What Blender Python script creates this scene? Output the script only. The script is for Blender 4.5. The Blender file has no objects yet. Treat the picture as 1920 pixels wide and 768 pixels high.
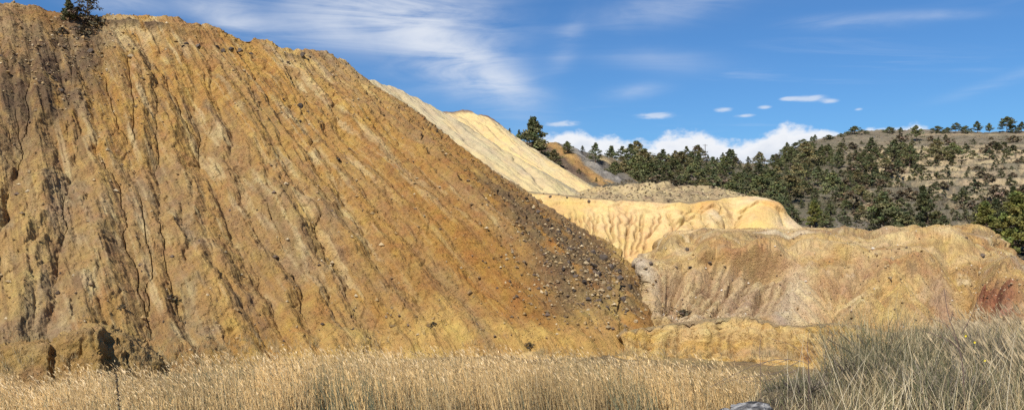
import bpy, math, random
import numpy as np
R = math.radians
rng = np.random.default_rng(7)
random.seed(7)
scene = bpy.context.scene
C = scene.collection

# ------------------------------------------------------------------ camera
F, CX, HZ = 1420.0, 960.0, 450.0          # focal length in photo pixels, centre column, eye-level row
cam_d = bpy.data.cameras.new('camera')
cam = bpy.data.objects.new('camera', cam_d); C.objects.link(cam)
cam.location = (0, 0, 0); cam.rotation_euler = (R(90), 0, 0)
cam_d.sensor_width = 36; cam_d.lens = 36 * F / 1920
cam_d.shift_y = (HZ - 384) / 1920
cam_d.clip_start = 0.1; cam_d.clip_end = 9000
scene.camera = cam

# ------------------------------------------------------------------ light
SUN_AZ, SUN_EL = R(209), R(44)             # compass bearing (from +Y, clockwise) and height of the sun
sd = bpy.data.lights.new('sun', 'SUN'); sd.energy = 4.6; sd.angle = R(0.5); sd.color = (1, .94, .84)
sun = bpy.data.objects.new('sun', sd); C.objects.link(sun)
sun.rotation_euler = (R(90) - SUN_EL, 0, math.pi - SUN_AZ)
scene.view_settings.view_transform = 'Standard'; scene.view_settings.look = 'None'
scene.cycles.use_denoising = False
scene.view_settings.exposure = 0.36; scene.view_settings.gamma = 1.0

class NT:
    """small helper to write node trees"""
    def __init__(s, tree): s.t = tree; s.n = tree.nodes; s.l = tree.links; s.n.clear()
    def new(s, kind, **kw):
        n = s.n.new(kind)
        for k, v in kw.items(): setattr(n, k, v)
        return n
    def put(s, sock, v):
        if isinstance(v, bpy.types.NodeSocket): s.l.new(v, sock)
        elif v is not None: sock.default_value = v
    def m(s, op, a, b=None, c=None, clamp=False):
        n = s.new('ShaderNodeMath', operation=op, use_clamp=clamp)
        s.put(n.inputs[0], a)
        if b is not None: s.put(n.inputs[1], b)
        if c is not None: s.put(n.inputs[2], c)
        return n.outputs[0]
    def sstep(s, x, a, b):
        n = s.new('ShaderNodeMapRange', interpolation_type='SMOOTHSTEP')
        s.put(n.inputs[0], x); s.put(n.inputs[1], a); s.put(n.inputs[2], b)
        return n.outputs[0]
    def noise(s, vec, scale, detail=4, rough=.55, dist=0, lac=2.0):
        n = s.new('ShaderNodeTexNoise')
        s.put(n.inputs['Vector'], vec); n.inputs['Scale'].default_value = scale
        n.inputs['Detail'].default_value = detail; n.inputs['Roughness'].default_value = rough
        n.inputs['Distortion'].default_value = dist; n.inputs['Lacunarity'].default_value = lac
        return n.outputs[0]
    def mix(s, f, a, b, mode='MIX'):
        n = s.new('ShaderNodeMix', data_type='RGBA', blend_type=mode)
        s.put(n.inputs[0], f); s.put(n.inputs[6], a); s.put(n.inputs[7], b)
        return n.outputs[2]
    def comb(s, x, y, z):
        n = s.new('ShaderNodeCombineXYZ'); s.put(n.inputs[0], x); s.put(n.inputs[1], y); s.put(n.inputs[2], z)
        return n.outputs[0]
    def ramp(s, f, stops, interp='LINEAR'):
        n = s.new('ShaderNodeValToRGB'); n.color_ramp.interpolation = interp
        e = n.color_ramp.elements
        while len(e) < len(stops): e.new(.5)
        for k, (p, c) in enumerate(stops):
            e[k].position = p; e[k].color = c if len(c) == 4 else (*c, 1)
        s.put(n.inputs[0], f); return n.outputs[0]

def build_world():
    w = bpy.data.worlds.new('World'); scene.world = w; w.use_nodes = True
    t = NT(w.node_tree)
    sky = t.new('ShaderNodeTexSky', sky_type='NISHITA', sun_disc=False)
    sky.sun_elevation = SUN_EL; sky.sun_rotation = SUN_AZ
    sky.altitude = 600; sky.air_density = 1.25; sky.dust_density = 0.15; sky.ozone_density = 3.2
    tc = t.new('ShaderNodeTexCoord').outputs['Generated']
    sp = t.new('ShaderNodeSeparateXYZ'); t.put(sp.inputs[0], tc)
    x, y, z = sp.outputs
    az = t.m('ARCTAN2', x, y)
    hor = t.m('SQRT', t.m('ADD', t.m('MULTIPLY', x, x), t.m('MULTIPLY', y, y)))
    el = t.m('ARCTAN2', z, hor)
    # ---- high cirrus: stretched noise on a flat layer overhead, everywhere in the sky
    zz = t.m('MAXIMUM', z, .03)
    pl = t.comb(t.m('DIVIDE', x, zz), t.m('DIVIDE', y, zz), 0)
    mp = t.new('ShaderNodeMapping'); t.put(mp.inputs[0], pl)
    mp.inputs['Rotation'].default_value = (0, 0, R(20)); mp.inputs['Scale'].default_value = (.42, 1.0, 1)
    n1 = t.noise(mp.outputs[0], 1.3, 8, .62, 1.1)
    n2 = t.noise(mp.outputs[0], .45, 3, .5, .4)
    cir = t.m('MULTIPLY', t.sstep(n1, .50, .84), t.sstep(n2, .47, .72))
    # ---- one broad veil of cirrus, with fibres of its own
    dv = t.comb(t.m('MULTIPLY', az, 1.0), t.m('MULTIPLY', el, 2.0), 0)
    warp = t.new('ShaderNodeMapping'); t.put(warp.inputs[0], dv)
    warp.inputs['Rotation'].default_value = (0, 0, R(28)); warp.inputs['Scale'].default_value = (4.0, 15.0, 1)
    fib = t.noise(warp.outputs[0], 1.0, 9, .6, .9)
    fib2 = t.noise(dv, 7.5, 6, .55, .3)
    veil = None
    def blob(caz, cel, ra, re, rot, amp):
        da = t.m('SUBTRACT', az, caz); de = t.m('SUBTRACT', el, cel)
        c, s_ = math.cos(rot), math.sin(rot)
        u = t.m('DIVIDE', t.m('ADD', t.m('MULTIPLY', da, c), t.m('MULTIPLY', de, s_)), ra)
        v = t.m('DIVIDE', t.m('ADD', t.m('MULTIPLY', da, -s_), t.m('MULTIPLY', de, c)), re)
        r = t.m('ADD', t.m('MULTIPLY', u, u), t.m('MULTIPLY', v, v))
        return t.m('MULTIPLY', t.m('POWER', 2.718, t.m('MULTIPLY', r, -1)), amp)
    def A(px): return math.atan((px - CX) / F)
    def E(px, py): return math.atan((HZ - py) / math.hypot(F, px - CX))
    for (px, py, ra, re, rot, amp) in ((770, 45, 150, 75, -12, .95), (850, 105, 140, 44, -32, 1.0), (690, 0, 170, 60, 0, .8), (930, 150, 80, 32, -28, .7), (600, 45, 90, 40, 0, .4),
                                       (1065, 75, 22, 46, -25, .42), (1250, 15, 150, 26, 6, .40), (1590, 42, 80, 12, -5, .34), (1770, 28, 70, 8, -6, .30),
                                       (410, 15, 80, 30, -20, .9), (225, 5, 60, 16, 0, .7), (440, 45, 30, 10, 0, .4), (1190, 172, 50, 12, 6, .42),
                                       (1230, 110, 120, 20, -8, .22), (1890, 150, 80, 9, 14, .25)):
        b = blob(A(px), E(px, py), ra / F, re / F, R(rot), amp)
        veil = b if veil is None else t.m('ADD', veil, b)
    veil = t.m('MULTIPLY', veil, t.m('ADD', t.m('ADD', t.m('MULTIPLY', t.sstep(fib, .34, .68), .62), t.m('MULTIPLY', t.sstep(fib2, .38, .66), .32)), .06))
    # ---- low cumulus bank all along the horizon, plus the little fair-weather scraps above it
    ring = t.comb(t.m('SINE', az), t.m('COSINE', az), t.m('MULTIPLY', el, 1.6))
    lump = t.noise(ring, 13, 7, .55, .15)
    fine = t.noise(ring, 42, 6, .6, .1)
    az01 = t.m('ADD', t.m('DIVIDE', az, 2 * math.pi), .5)
    def a01(px): return A(px) / (2 * math.pi) + .5
    stops = [(0, .10), (.25, .13), (.4, .10), (a01(980), .128), (a01(1040), .147), (a01(1110), .143), (a01(1200), .130), (a01(1270), .137), (a01(1330), .140),
             (a01(1400), .128), (a01(1460), .146), (a01(1530), .141), (a01(1590), .128), (a01(1640), .143), (a01(1690), .134), (a01(1732), .145), (a01(1780), .120), (a01(1900), .110), (.62, .12), (.8, .10), (1, .10)]
    top = t.ramp(az01, [(p, (h - .003, h - .003, h - .003)) for p, h in stops])
    edge = t.m('ADD', t.m('SUBTRACT', top, el), t.m('ADD', t.m('MULTIPLY', t.m('SUBTRACT', lump, .5), .036), t.m('MULTIPLY', t.m('SUBTRACT', fine, .5), .030)))
    cum = t.sstep(edge, -.002, .011)
    rag = t.noise(t.comb(t.m('MULTIPLY', az, 40), t.m('MULTIPLY', el, 130), 0), 1.0, 6, .62, .4)
    scr = None
    for (px, py, ra, re) in ((1520, 185, 30, 7), (1478, 185, 16, 4), (1557, 190, 14, 4), (1357, 206, 20, 5), (1433, 201, 14, 4), (1395, 217, 20, 4), (1230, 217, 45, 7), (1055, 232, 45, 7), (1610, 205, 8, 3)):
        b = blob(A(px), E(px, py), ra / F, re / F, 0, 1.0)
        scr = b if scr is None else t.m('ADD', scr, b)
    scr = t.m('MULTIPLY', t.sstep(t.m('MULTIPLY', scr, t.m('MULTIPLY', rag, 2.0)), .28, 1.15), .62)
    scr = t.m('MULTIPLY', scr, t.sstep(el, .05, .1))
    thin = t.m('MAXIMUM', t.m('MULTIPLY', cir, .45), t.m('SUBTRACT', 1.0, t.m('POWER', 2.718, t.m('MULTIPLY', veil, -1.15))))
    thin = t.m('MAXIMUM', thin, scr)
    tint = t.mix(1.0, sky.outputs[0], (.44, .76, 1.12, 1), 'MULTIPLY')
    col = t.mix(thin, tint, (8.6, 9.0, 9.7, 1))
    body = t.mix(t.sstep(t.m('ADD', edge, t.m('MULTIPLY', t.m('SUBTRACT', fine, .5), .02)), .0, .05), (9.6, 9.8, 10.2, 1), (6.6, 7.3, 8.5, 1))
    col = t.mix(cum, col, body)
    bg = t.new('ShaderNodeBackground'); t.put(bg.inputs[0], col); bg.inputs[1].default_value = .074
    o = t.new('ShaderNodeOutputWorld'); t.l.new(bg.outputs[0], o.inputs[0])
build_world()

# ------------------------------------------------------------------ helpers
def P(px, py, d): return np.array([(px - CX) / F * d, d, (HZ - py) / F * d])
def proj(p):
    y = np.maximum(p[..., 1], .01)
    return CX + F * p[..., 0] / y, HZ - F * p[..., 2] / y

def _h(ix, iy, iz, seed):
    h = (ix * np.uint32(374761393) + iy * np.uint32(668265263) + iz * np.uint32(2147483647 - 58) + np.uint32(seed * 974711 + 13)).astype(np.uint32)
    h = (h ^ (h >> np.uint32(13))) * np.uint32(1274126177)
    h = h ^ (h >> np.uint32(16))
    return (h & np.uint32(0xffffff)).astype(np.float32) / np.float32(0xffffff)
def vnoise(x, y, z=0.0, seed=0):
    """smooth value noise, 0..1"""
    x, y, z = np.broadcast_arrays(np.asarray(x, np.float32), np.asarray(y, np.float32), np.asarray(z, np.float32))
    fx, fy, fz = np.floor(x), np.floor(y), np.floor(z)
    ix, iy, iz = [a.astype(np.int64).astype(np.uint32) for a in (fx, fy, fz)]
    tx, ty, tz = x - fx, y - fy, z - fz
    tx, ty, tz = [a * a * (3 - 2 * a) for a in (tx, ty, tz)]
    one = np.uint32(1)
    flat = not np.any(z)
    def plane(k):
        a = _h(ix, iy, k, seed); b = _h(ix + one, iy, k, seed); c = _h(ix, iy + one, k, seed); d = _h(ix + one, iy + one, k, seed)
        return (a + (b - a) * tx) * (1 - ty) + (c + (d - c) * tx) * ty
    p0 = plane(iz)
    if flat: return p0
    return p0 * (1 - tz) + plane(iz + one) * tz
def fbm(x, y, z=0.0, octs=4, seed=0, gain=.5):
    """-0.5..0.5"""
    s, a, tot = 0, 1.0, 0
    for k in range(octs):
        s = s + a * vnoise(np.asarray(x) * 2.03 ** k + 17.3 * k, np.asarray(y) * 2.03 ** k - 9.1 * k, np.asarray(z) * 2.03 ** k, seed + k)
        tot += a; a *= gain
    return s / tot - .5
def sst(x, a, b):
    t = np.clip((x - a) / (b - a), 0, 1); return t * t * (3 - 2 * t)
def crease(x, y, z, f, seed, w=.035):
    '''thin winding cracks, 0..1'''
    return np.exp(-(fbm(x * f, y * f, z * f * .5, 4, seed) / w) ** 2)
def gau(px, py, cx, cy, rx, ry, rot=0):
    c, s = math.cos(rot), math.sin(rot); dx, dy = px - cx, py - cy
    return np.exp(-(((dx * c + dy * s) / rx) ** 2 + ((-dx * s + dy * c) / ry) ** 2))

def pchip(xc, yc, x):
    """monotone cubic through yc (N, k) at xc"""
    xc = np.asarray(xc, float); yc = np.asarray(yc, float); x = np.asarray(x, float)
    h = np.diff(xc)[:, None]; d = np.diff(yc, axis=0) / h
    m = np.zeros_like(yc)
    if len(xc) > 2:
        w1 = 2 * h[1:] + h[:-1]; w2 = h[1:] + 2 * h[:-1]
        with np.errstate(divide='ignore', invalid='ignore'):
            hm = (w1 + w2) / (w1 / d[:-1] + w2 / d[1:])
        m[1:-1] = np.where(d[:-1] * d[1:] > 0, hm, 0)
    m[0] = d[0]; m[-1] = d[-1]
    k = np.clip(np.searchsorted(xc, x, side='right') - 1, 0, len(xc) - 2)
    hh = h[k]; t = ((x - xc[k])[:, None]) / hh
    return ((1 + 2 * t) * (1 - t) ** 2) * yc[k] + t * (1 - t) ** 2 * hh * m[k] + t * t * (3 - 2 * t) * yc[k + 1] + t * t * (t - 1) * hh * m[k + 1]

def loft(lines, nu, vs, u_weight=None):
    """lines: K rows of M (px, py, d) control points; nu columns; vs: row positions 0..K-1"""
    L = np.array([[P(*q) for q in row] for row in lines])
    mid = L[len(L) // 2]
    seg = np.hypot(np.diff((L[:, :, 0] / L[:, :, 1]).mean(0)), np.diff((L[:, :, 2] / L[:, :, 1]).mean(0))) + .004
    if u_weight is not None: seg = np.asarray(u_weight, float)
    s = np.concatenate([[0], np.cumsum(seg)])
    ss = np.linspace(0, s[-1], nu)
    rows = np.array([pchip(s, L[k], ss) for k in range(len(L))])
    vs = np.asarray(vs, float); K = len(L)
    k = np.clip(np.floor(vs).astype(int), 0, K - 2); t = (vs - k)[:, None, None]
    return rows[k] * (1 - t) + rows[k + 1] * t

def normals(G):
    du = np.gradient(G, axis=1); dv = np.gradient(G, axis=0)
    n = np.cross(dv, du); n /= np.linalg.norm(n, axis=2, keepdims=True) + 1e-9
    return n
def face_cam(G, n):
    s = np.sign(-(n * G).sum(2, keepdims=True)); return n * np.where(np.median(s) >= 0, 1, -1)

def raw_mesh(name, co, faces, cols=None, mat=None, smooth=True, parent=None, size=4):
    """faces: (n, size) int array"""
    me = bpy.data.meshes.new(name)
    co = np.ascontiguousarray(co, np.float32); faces = np.ascontiguousarray(faces, np.int32)
    me.vertices.add(len(co)); me.vertices.foreach_set('co', co.ravel())
    me.loops.add(faces.size); me.loops.foreach_set('vertex_index', faces.ravel())
    me.polygons.add(len(faces)); me.polygons.foreach_set('loop_start', np.arange(0, faces.size, size, dtype=np.int32))
    me.update(calc_edges=True)
    me.polygons.foreach_set('use_smooth', np.full(len(faces), smooth, dtype=bool))
    if cols is not None:
        a = me.attributes.new('tone', 'FLOAT_COLOR', 'POINT')
        c = np.ones((len(co), 4), np.float32); c[:, :3] = cols; a.data.foreach_set('color', c.ravel())
    if mat is not None: me.materials.append(mat)
    o = bpy.data.objects.new(name, me); C.objects.link(o)
    if parent is not None: o.parent = parent
    return o
def grid_mesh(name, G, cols, mat, smooth=True):
    nv, nu = G.shape[:2]
    i = np.arange(nv * nu).reshape(nv, nu)
    f = np.stack([i[:-1, :-1], i[1:, :-1], i[1:, 1:], i[:-1, 1:]], -1).reshape(-1, 4)
    # make faces look up / towards the viewer
    a, b, c = G[nv // 2, nu // 2], G[nv // 2 + 1, nu // 2], G[nv // 2, nu // 2 + 1]
    if np.cross(b - a, c - a)[2] < 0: f = f[:, ::-1]
    return raw_mesh(name, G.reshape(-1, 3), f, cols.reshape(-1, 3), mat, smooth and mat is not M_soil)
def structure(o): o['kind'] = 'structure'; return o
def tag(o, label, cat, group=None):
    o['label'] = label; o['category'] = cat
    if group: o['group'] = group
    return o

# ------------------------------------------------------------------ materials
def soil_material(name, grain=1.0, vary=.35, bump=.5, hue=.06):
    """earth: colour of the mineral comes from the 'tone' attribute, grain and grit from noise"""
    m = bpy.data.materials.new(name); m.use_nodes = True
    t = NT(m.node_tree)
    at = t.new('ShaderNodeAttribute', attribute_name='tone')
    ob = t.new('ShaderNodeTexCoord').outputs['Object']
    n1 = t.noise(ob, 1.7 * grain, 8, .74)
    n2 = t.noise(ob, 6 * grain, 5, .75)
    n3 = t.noise(ob, .55 * grain, 4, .6)
    v = t.new('ShaderNodeTexVoronoi', feature='F1'); t.put(v.inputs['Vector'], ob); v.inputs['Scale'].default_value = 4.5 * grain
    f = t.m('ADD', t.m('MULTIPLY', t.m('SUBTRACT', n1, .5), 2.2), t.m('MULTIPLY', t.m('SUBTRACT', n2, .5), 1.9))
    f = t.m('ADD', f, t.m('MULTIPLY', t.m('SUBTRACT', n3, .5), .8))
    g = t.m('ADD', 1.0, t.m('MULTIPLY', f, vary))
    g = t.m('MAXIMUM', g, .4)
    vm = t.new('ShaderNodeVectorMath', operation='SCALE'); t.put(vm.inputs[0], at.outputs[0]); t.put(vm.inputs['Scale'], g)
    # individual grits: some pale, some dark clasts
    sepc = t.new('ShaderNodeSeparateColor'); t.put(sepc.inputs[0], v.outputs['Color'])
    clast = t.m('MULTIPLY', t.sstep(v.outputs['Distance'], .20, .10), t.sstep(sepc.outputs[0], .80, .86))
    col = t.mix(t.m('MULTIPLY', clast, .6), vm.outputs[0], t.mix(sepc.outputs[1], (.10, .075, .05, 1), (.55, .46, .32, 1)))
    hs = t.new('ShaderNodeHueSaturation'); t.put(hs.inputs['Color'], col)
    t.put(hs.inputs['Hue'], t.m('ADD', .5, t.m('MULTIPLY', t.m('SUBTRACT', n3, .5), hue)))
    b = t.new('ShaderNodeBsdfPrincipled'); t.put(b.inputs['Base Color'], hs.outputs[0])
    b.inputs['Roughness'].default_value = .95; b.inputs['Specular IOR Level'].default_value = .12
    hgt = t.m('ADD', t.m('MULTIPLY', n1, .8), t.m('MULTIPLY', n2, .5))
    hgt = t.m('ADD', hgt, t.m('MULTIPLY', t.sstep(v.outputs['Distance'], .35, .05), .25))
    bp = t.new('ShaderNodeBump'); t.put(bp.inputs['Height'], hgt); bp.inputs['Strength'].default_value = bump
    bp.inputs['Distance'].default_value = .42 / grain
    t.put(b.inputs['Normal'], bp.outputs[0])
    o = t.new('ShaderNodeOutputMaterial'); t.l.new(b.outputs[0], o.inputs[0])
    return m
def plain_material(name, col, vary=.3, scale=3.0, rough=.85, attr=False, bump=0, objvar=0, spec=.2, trans=0):
    m = bpy.data.materials.new(name); m.use_nodes = True
    t = NT(m.node_tree)
    ob = t.new('ShaderNodeTexCoord').outputs['Object']
    n = t.noise(ob, scale, 5, .6)
    base = t.new('ShaderNodeAttribute', attribute_name='tone').outputs[0] if attr else None
    g = t.m('ADD', 1.0, t.m('MULTIPLY', t.m('SUBTRACT', n, .5), 2 * vary))
    if objvar:
        oi = t.new('ShaderNodeObjectInfo')
        g = t.m('MULTIPLY', g, t.m('ADD', 1 - objvar, t.m('MULTIPLY', oi.outputs['Random'], 2 * objvar)))
    vm = t.new('ShaderNodeVectorMath', operation='SCALE')
    if base is not None: t.l.new(base, vm.inputs[0])
    else: vm.inputs[0].default_value = col[:3]
    t.put(vm.inputs['Scale'], g)
    b = t.new('ShaderNodeBsdfPrincipled'); t.put(b.inputs['Base Color'], vm.outputs[0])
    b.inputs['Roughness'].default_value = rough; b.inputs['Specular IOR Level'].default_value = spec
    if bump:
        bp = t.new('ShaderNodeBump'); t.put(bp.inputs['Height'], n); bp.inputs['Strength'].default_value = bump; bp.inputs['Distance'].default_value = .1
        t.put(b.inputs['Normal'], bp.outputs[0])
    out = b.outputs[0]
    if trans:
        tr = t.new('ShaderNodeBsdfTranslucent'); t.put(tr.inputs[0], vm.outputs[0])
        mx = t.new('ShaderNodeMixShader'); mx.inputs[0].default_value = trans
        t.l.new(b.outputs[0], mx.inputs[1]); t.l.new(tr.outputs[0], mx.inputs[2]); out = mx.outputs[0]
    o = t.new('ShaderNodeOutputMaterial'); t.l.new(out, o.inputs[0])
    return m
M_soil = soil_material('spoil_earth', 1.0, .52, .95)
M_far = soil_material('far_earth', .6, .24, .5)
M_hill = soil_material('hill_earth', .4, .5, .9)

def lerp(a, b, f): return a + (b - a) * f[..., None]
col3 = lambda *c: np.array(c, np.float32)

# ------------------------------------------------------------------ gully carving
def carve(G, n, polys, minor, seed=3):
    """lower the sheet G along its normals. polys: list of (u_index(v), v0, v1, depth, width); positions in column index per row"""
    nv, nu = G.shape[:2]
    du = np.linalg.norm(np.gradient(G, axis=1), axis=2)
    arc = np.cumsum(du, axis=1)                                   # metres along each row
    low = np.zeros((nv, nu), np.float32); floor = np.zeros((nv, nu), np.float32)
    vv = np.linspace(0, 1, nv)
    for (vc, ic, depth, width, crack) in polys + minor:
        pos = np.interp(vv, vc, ic)
        act = (vv >= vc[0]) & (vv <= vc[-1])
        span = max(vc[-1] - vc[0], 1e-3)
        fade = np.clip((vv - vc[0]) / (span * .30), 0, 1) * np.clip((vc[-1] - vv) / (span * .12) + .25, 0, 1)
        rough = .15 + 1.5 * vnoise(vv * 34, depth * 91 + width * 37, 0, seed)
        for j in np.nonzero(act)[0]:
            i0 = int(np.clip(pos[j], 0, nu - 1))
            W = width
            lo = max(0, i0 - 160); hi = min(nu, i0 + 160)
            r = np.abs(arc[j, lo:hi] - np.interp(pos[j], np.arange(nu), arc[j]))
            low[j, lo:hi] += depth * fade[j] * np.exp(-(r / W) ** 1.25)
            if crack > 0:
                k = crack * fade[j] * rough[j]
                low[j, lo:hi] += k * np.exp(-(r / .24) ** 2)
            floor[j, lo:hi] = np.maximum(floor[j, lo:hi], fade[j] * np.exp(-(r / (.25 * W + .12)) ** 2))
    return low, floor

def erode(G, h0, gain, power, side, rounds=3, seed=1, wander=.05, off=0.0):
    """run rainwater down the rows of a sheet: channels deepen with the water they gather, banks stand at slope `side`.
    h0: starting relief in metres; gain, side: scalar or per-cell. Returns relief and channel strength."""
    nv, nu = h0.shape
    du = np.linalg.norm(np.gradient(G, axis=1), axis=2).astype(np.float32)
    dv = np.linalg.norm(np.gradient(G, axis=0), axis=2).astype(np.float32)
    r = np.random.default_rng(seed); h = h0.astype(np.float32).copy(); side = np.broadcast_to(np.asarray(side, np.float32), h.shape)
    idx = np.arange(nu)
    for it in range(rounds):
        acc = np.zeros_like(h); w = du * dv
        acc[0] = w[0]
        for j in range(nv - 1):
            nx = h[j + 1] + r.normal(0, wander * .2, nu).astype(np.float32)
            pad = np.pad(nx, 2, mode='edge')
            c = np.stack([pad[k:k + nu] + .022 * abs(k - 2) for k in range(5)])
            t = np.clip(idx + c.argmin(0) - 2, 0, nu - 1)
            acc[j + 1] = w[j + 1] + np.bincount(t, acc[j], nu)
        depth = gain * np.maximum(np.power(acc, power) - off, 0)
        h = np.minimum(h, h0 - depth) if it else h0 - depth
        k = side * du
        for i in range(1, nu): h[:, i] = np.minimum(h[:, i], h[:, i - 1] + k[:, i])
        for i in range(nu - 2, -1, -1): h[:, i] = np.minimum(h[:, i], h[:, i + 1] + k[:, i])
        if it < rounds - 1:
            for _ in range(2): h[1:-1] = .25 * h[:-2] + .5 * h[1:-1] + .25 * h[2:]
    # weather the sharp ridge lines a little, keep the channel floors
    sm = h.copy()
    for _ in range(3): sm[:, 1:-1] = .25 * sm[:, :-2] + .5 * sm[:, 1:-1] + .25 * sm[:, 2:]
    h = np.minimum(h, sm) * .7 + sm * .3
    cut = np.maximum(h0 - h, 0); h = h0 - 1.15 * np.tanh(1.1 * np.power(cut, 1.75))
    ch = np.clip(np.log1p(acc) / 5.5, 0, 1)
    return h, ch

def px_to_grid(pxg, pyg, pts, mask=None):
    """nearest column/row of a projected grid for photo points"""
    out = []
    for (x, y) in pts:
        q = (pxg - x) ** 2 + (pyg - y) ** 2
        if mask is not None: q = np.where(mask, q, 1e12)
        out.append(np.unravel_index(np.argmin(q), q.shape))
    return out

# ------------------------------------------------------------------ main spoil heap
SHEETS = {}
def main_heap():
    cols = [  # crest px, py, d   toe px, py, d
        (-330, 30, 98, -620, 760, 44), (-180, 14, 100, -330, 745, 47), (0, 14, 101, -90, 720, 50), (60, 14, 102, 20, 716, 51.5), (110, 20, 102, 75, 713, 52.5), (180, 32, 103, 200, 700, 55),
        (240, 31, 103, 330, 690, 57), (300, 38, 104, 430, 680, 59), (350, 42, 104, 540, 672, 61), (385, 44, 105, 640, 665, 62.5),
        (425, 56, 105, 720, 655, 64.5), (460, 68, 106, 770, 647, 65), (492, 66, 107, 815, 640, 66), (525, 88, 108, 900, 632, 66.5), (565, 98, 110, 990, 632, 66.5), (600, 99, 112, 1085, 634, 66),
        (618, 104, 113, 1165, 622, 68), (628, 109, 115, 1215, 600, 72), (634, 112, 117, 1197, 545, 86), (640, 116, 120, 1185, 505, 98), (642, 118, 126, 1160, 482, 110),
        (630, 118, 134, 1100, 455, 125), (600, 120, 142, 960, 430, 140), (500, 120, 150, 760, 430, 160)]
    zt = [(450 - c[1]) / F * c[2] for c in cols]
    back = []
    for c, z in zip(cols, zt):
        d2 = c[2] + 22; x = (c[0] - CX) / F * c[2]
        if c[2] > 112: d2 = 128; x = -58
        back.append((CX + F * x / d2, HZ - F * (z - 1.2) / d2, d2))
    crest = [c[:3] for c in cols]; toe = [c[3:] for c in cols]
    def mixp(a, b, f, dz=0):
        q = (1 - f) * P(*a) + f * P(*b); q[2] += dz
        return (CX + F * q[0] / q[1], HZ - F * q[2] / q[1], q[1])
    mid = [mixp(a, b, .5, -.5) for a, b in zip(crest, toe)]
    under = []
    for a, b in zip(crest, toe):
        q = P(*b); e = q - P(*a); e[2] = 0; e /= np.linalg.norm(e); q = q + e * 3 + np.array([0, 0, -3.0])
        under.append((CX + F * q[0] / q[1], HZ - F * q[2] / q[1], q[1]))
    w = [160, 150, 120] + [0] * 20
    seg = []
    for k in range(len(cols) - 1):
        a = math.hypot(cols[k + 1][0] - cols[k][0], cols[k + 1][1] - cols[k][1]); b = math.hypot(cols[k + 1][3] - cols[k][3], cols[k + 1][4] - cols[k][4])
        s = .5 * (a + b)
        if k < 2: s *= .35
        if k > 18: s *= .5
        seg.append(s)
    NU, NF = 960, 430
    vs = np.concatenate([np.linspace(0, .94, 8), 1 + np.linspace(-.03, 2.0, NF), np.linspace(3.1, 4, 5)])
    G = loft([back, crest, mid, toe, under], NU, vs, seg)
    jf0, jf1 = 8, 8 + NF
    n = normals(G); n = np.where(n[..., 2:3] < 0, -n, n)
    px, py = proj(G)
    S = G[jf0:jf1]; spx, spy = px[jf0:jf1], py[jf0:jf1]
    # columns whose front side is visible
    vis = np.zeros(S.shape[:2], bool); vis[:, :int(NU * .955)] = True
    traced = [
        [(20, 120), (30, 200), (30, 280), (15, 350), (-5, 430), (-15, 520), (-30, 600)],
        [(100, 150), (103, 200), (105, 260), (108, 330), (80, 400), (60, 440), (62, 509), (52, 560), (45, 640)],
        [(152, 120), (150, 190), (148, 240), (130, 330), (120, 394), (118, 474), (97, 514), (130, 565), (150, 610)],
        [(170, 250), (166, 330), (160, 384), (145, 449), (122, 495)],
        [(205, 250), (195, 384), (197, 474), (185, 574), (175, 620)],
        [(240, 130), (228, 240), (222, 300), (230, 384), (229, 434), (250, 474), (260, 534), (288, 590), (287, 650)],
        [(262, 110), (275, 190), (290, 290), (297, 350), (287, 384), (300, 434), (325, 499), (345, 534), (362, 600), (372, 660)],
        [(325, 170), (337, 240), (352, 300), (362, 370), (350, 414), (345, 474), (365, 549), (395, 624), (415, 665)],
        [(345, 80), (357, 120), (370, 200), (364, 260), (400, 340), (435, 419), (485, 489), (515, 549), (517, 624), (540, 675)],
        [(395, 130), (420, 200), (445, 290), (480, 350), (510, 399), (560, 469), (615, 544), (635, 594), (655, 664)],
        [(430, 110), (470, 180), (520, 290), (580, 384), (630, 469), (685, 559), (710, 614), (738, 650)],
        [(480, 120), (520, 180), (590, 310), (665, 429), (715, 494), (775, 554), (805, 609), (820, 635)],
        [(530, 130), (560, 190), (640, 290), (700, 370), (780, 459), (830, 519), (900, 590)],
        [(575, 130), (600, 165), (700, 290), (800, 410), (880, 500), (960, 580), (1000, 625)],
        [(640, 170), (760, 300), (880, 420), (980, 520), (1060, 590)],
        [(250, 420), (262, 470), (285, 560)], [(420, 330), (455, 430), (470, 520), (475, 600)], [(545, 330), (600, 430), (640, 500), (665, 560)],
        [(410, 260), (470, 400), (540, 500), (575, 590), (590, 650)]]
    polys = []
    for k, tr in enumerate(traced):
        ij = px_to_grid(spx, spy, tr, vis)
        v = np.array([q[0] / (NF - 1) for q in ij]); i = np.array([q[1] for q in ij], float)
        o = np.argsort(v); v, i = v[o], i[o]
        keep = np.concatenate([[True], np.diff(v) > 1e-4]); v, i = v[keep], i[keep]
        vd = np.linspace(v[0], v[-1], 90); idn = np.interp(vd, v, i)
        wob = (vnoise(vd * 14, k * 5.1, 0, 4) - .5) * 14 + (vnoise(vd * 30, k * 3.7, 0, 5) - .5) * 11 + (vnoise(vd * 70, k * 3.7, 0, 6) - .5) * 5
        right = k in (12, 13, 14)
        polys.append((vd, idn + wob * (.4 if right else 1), .45 if right else (.95, .6, 1.05, .35, .3, .75, .8, .6, 1.0, .8, .55, .6)[k % 12], .8 if right else (1.2, .8, 1.3, .7, .6, 1.0, 1.1, .8, 1.3, 1.0, .8, .9)[k % 12], .2 if right else (.7, .35, .6, .3, .2, .5, .55, .35, .65, .45, .3, .4)[k % 12]))
    mnr = []
    r = np.random.default_rng(11)
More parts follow.
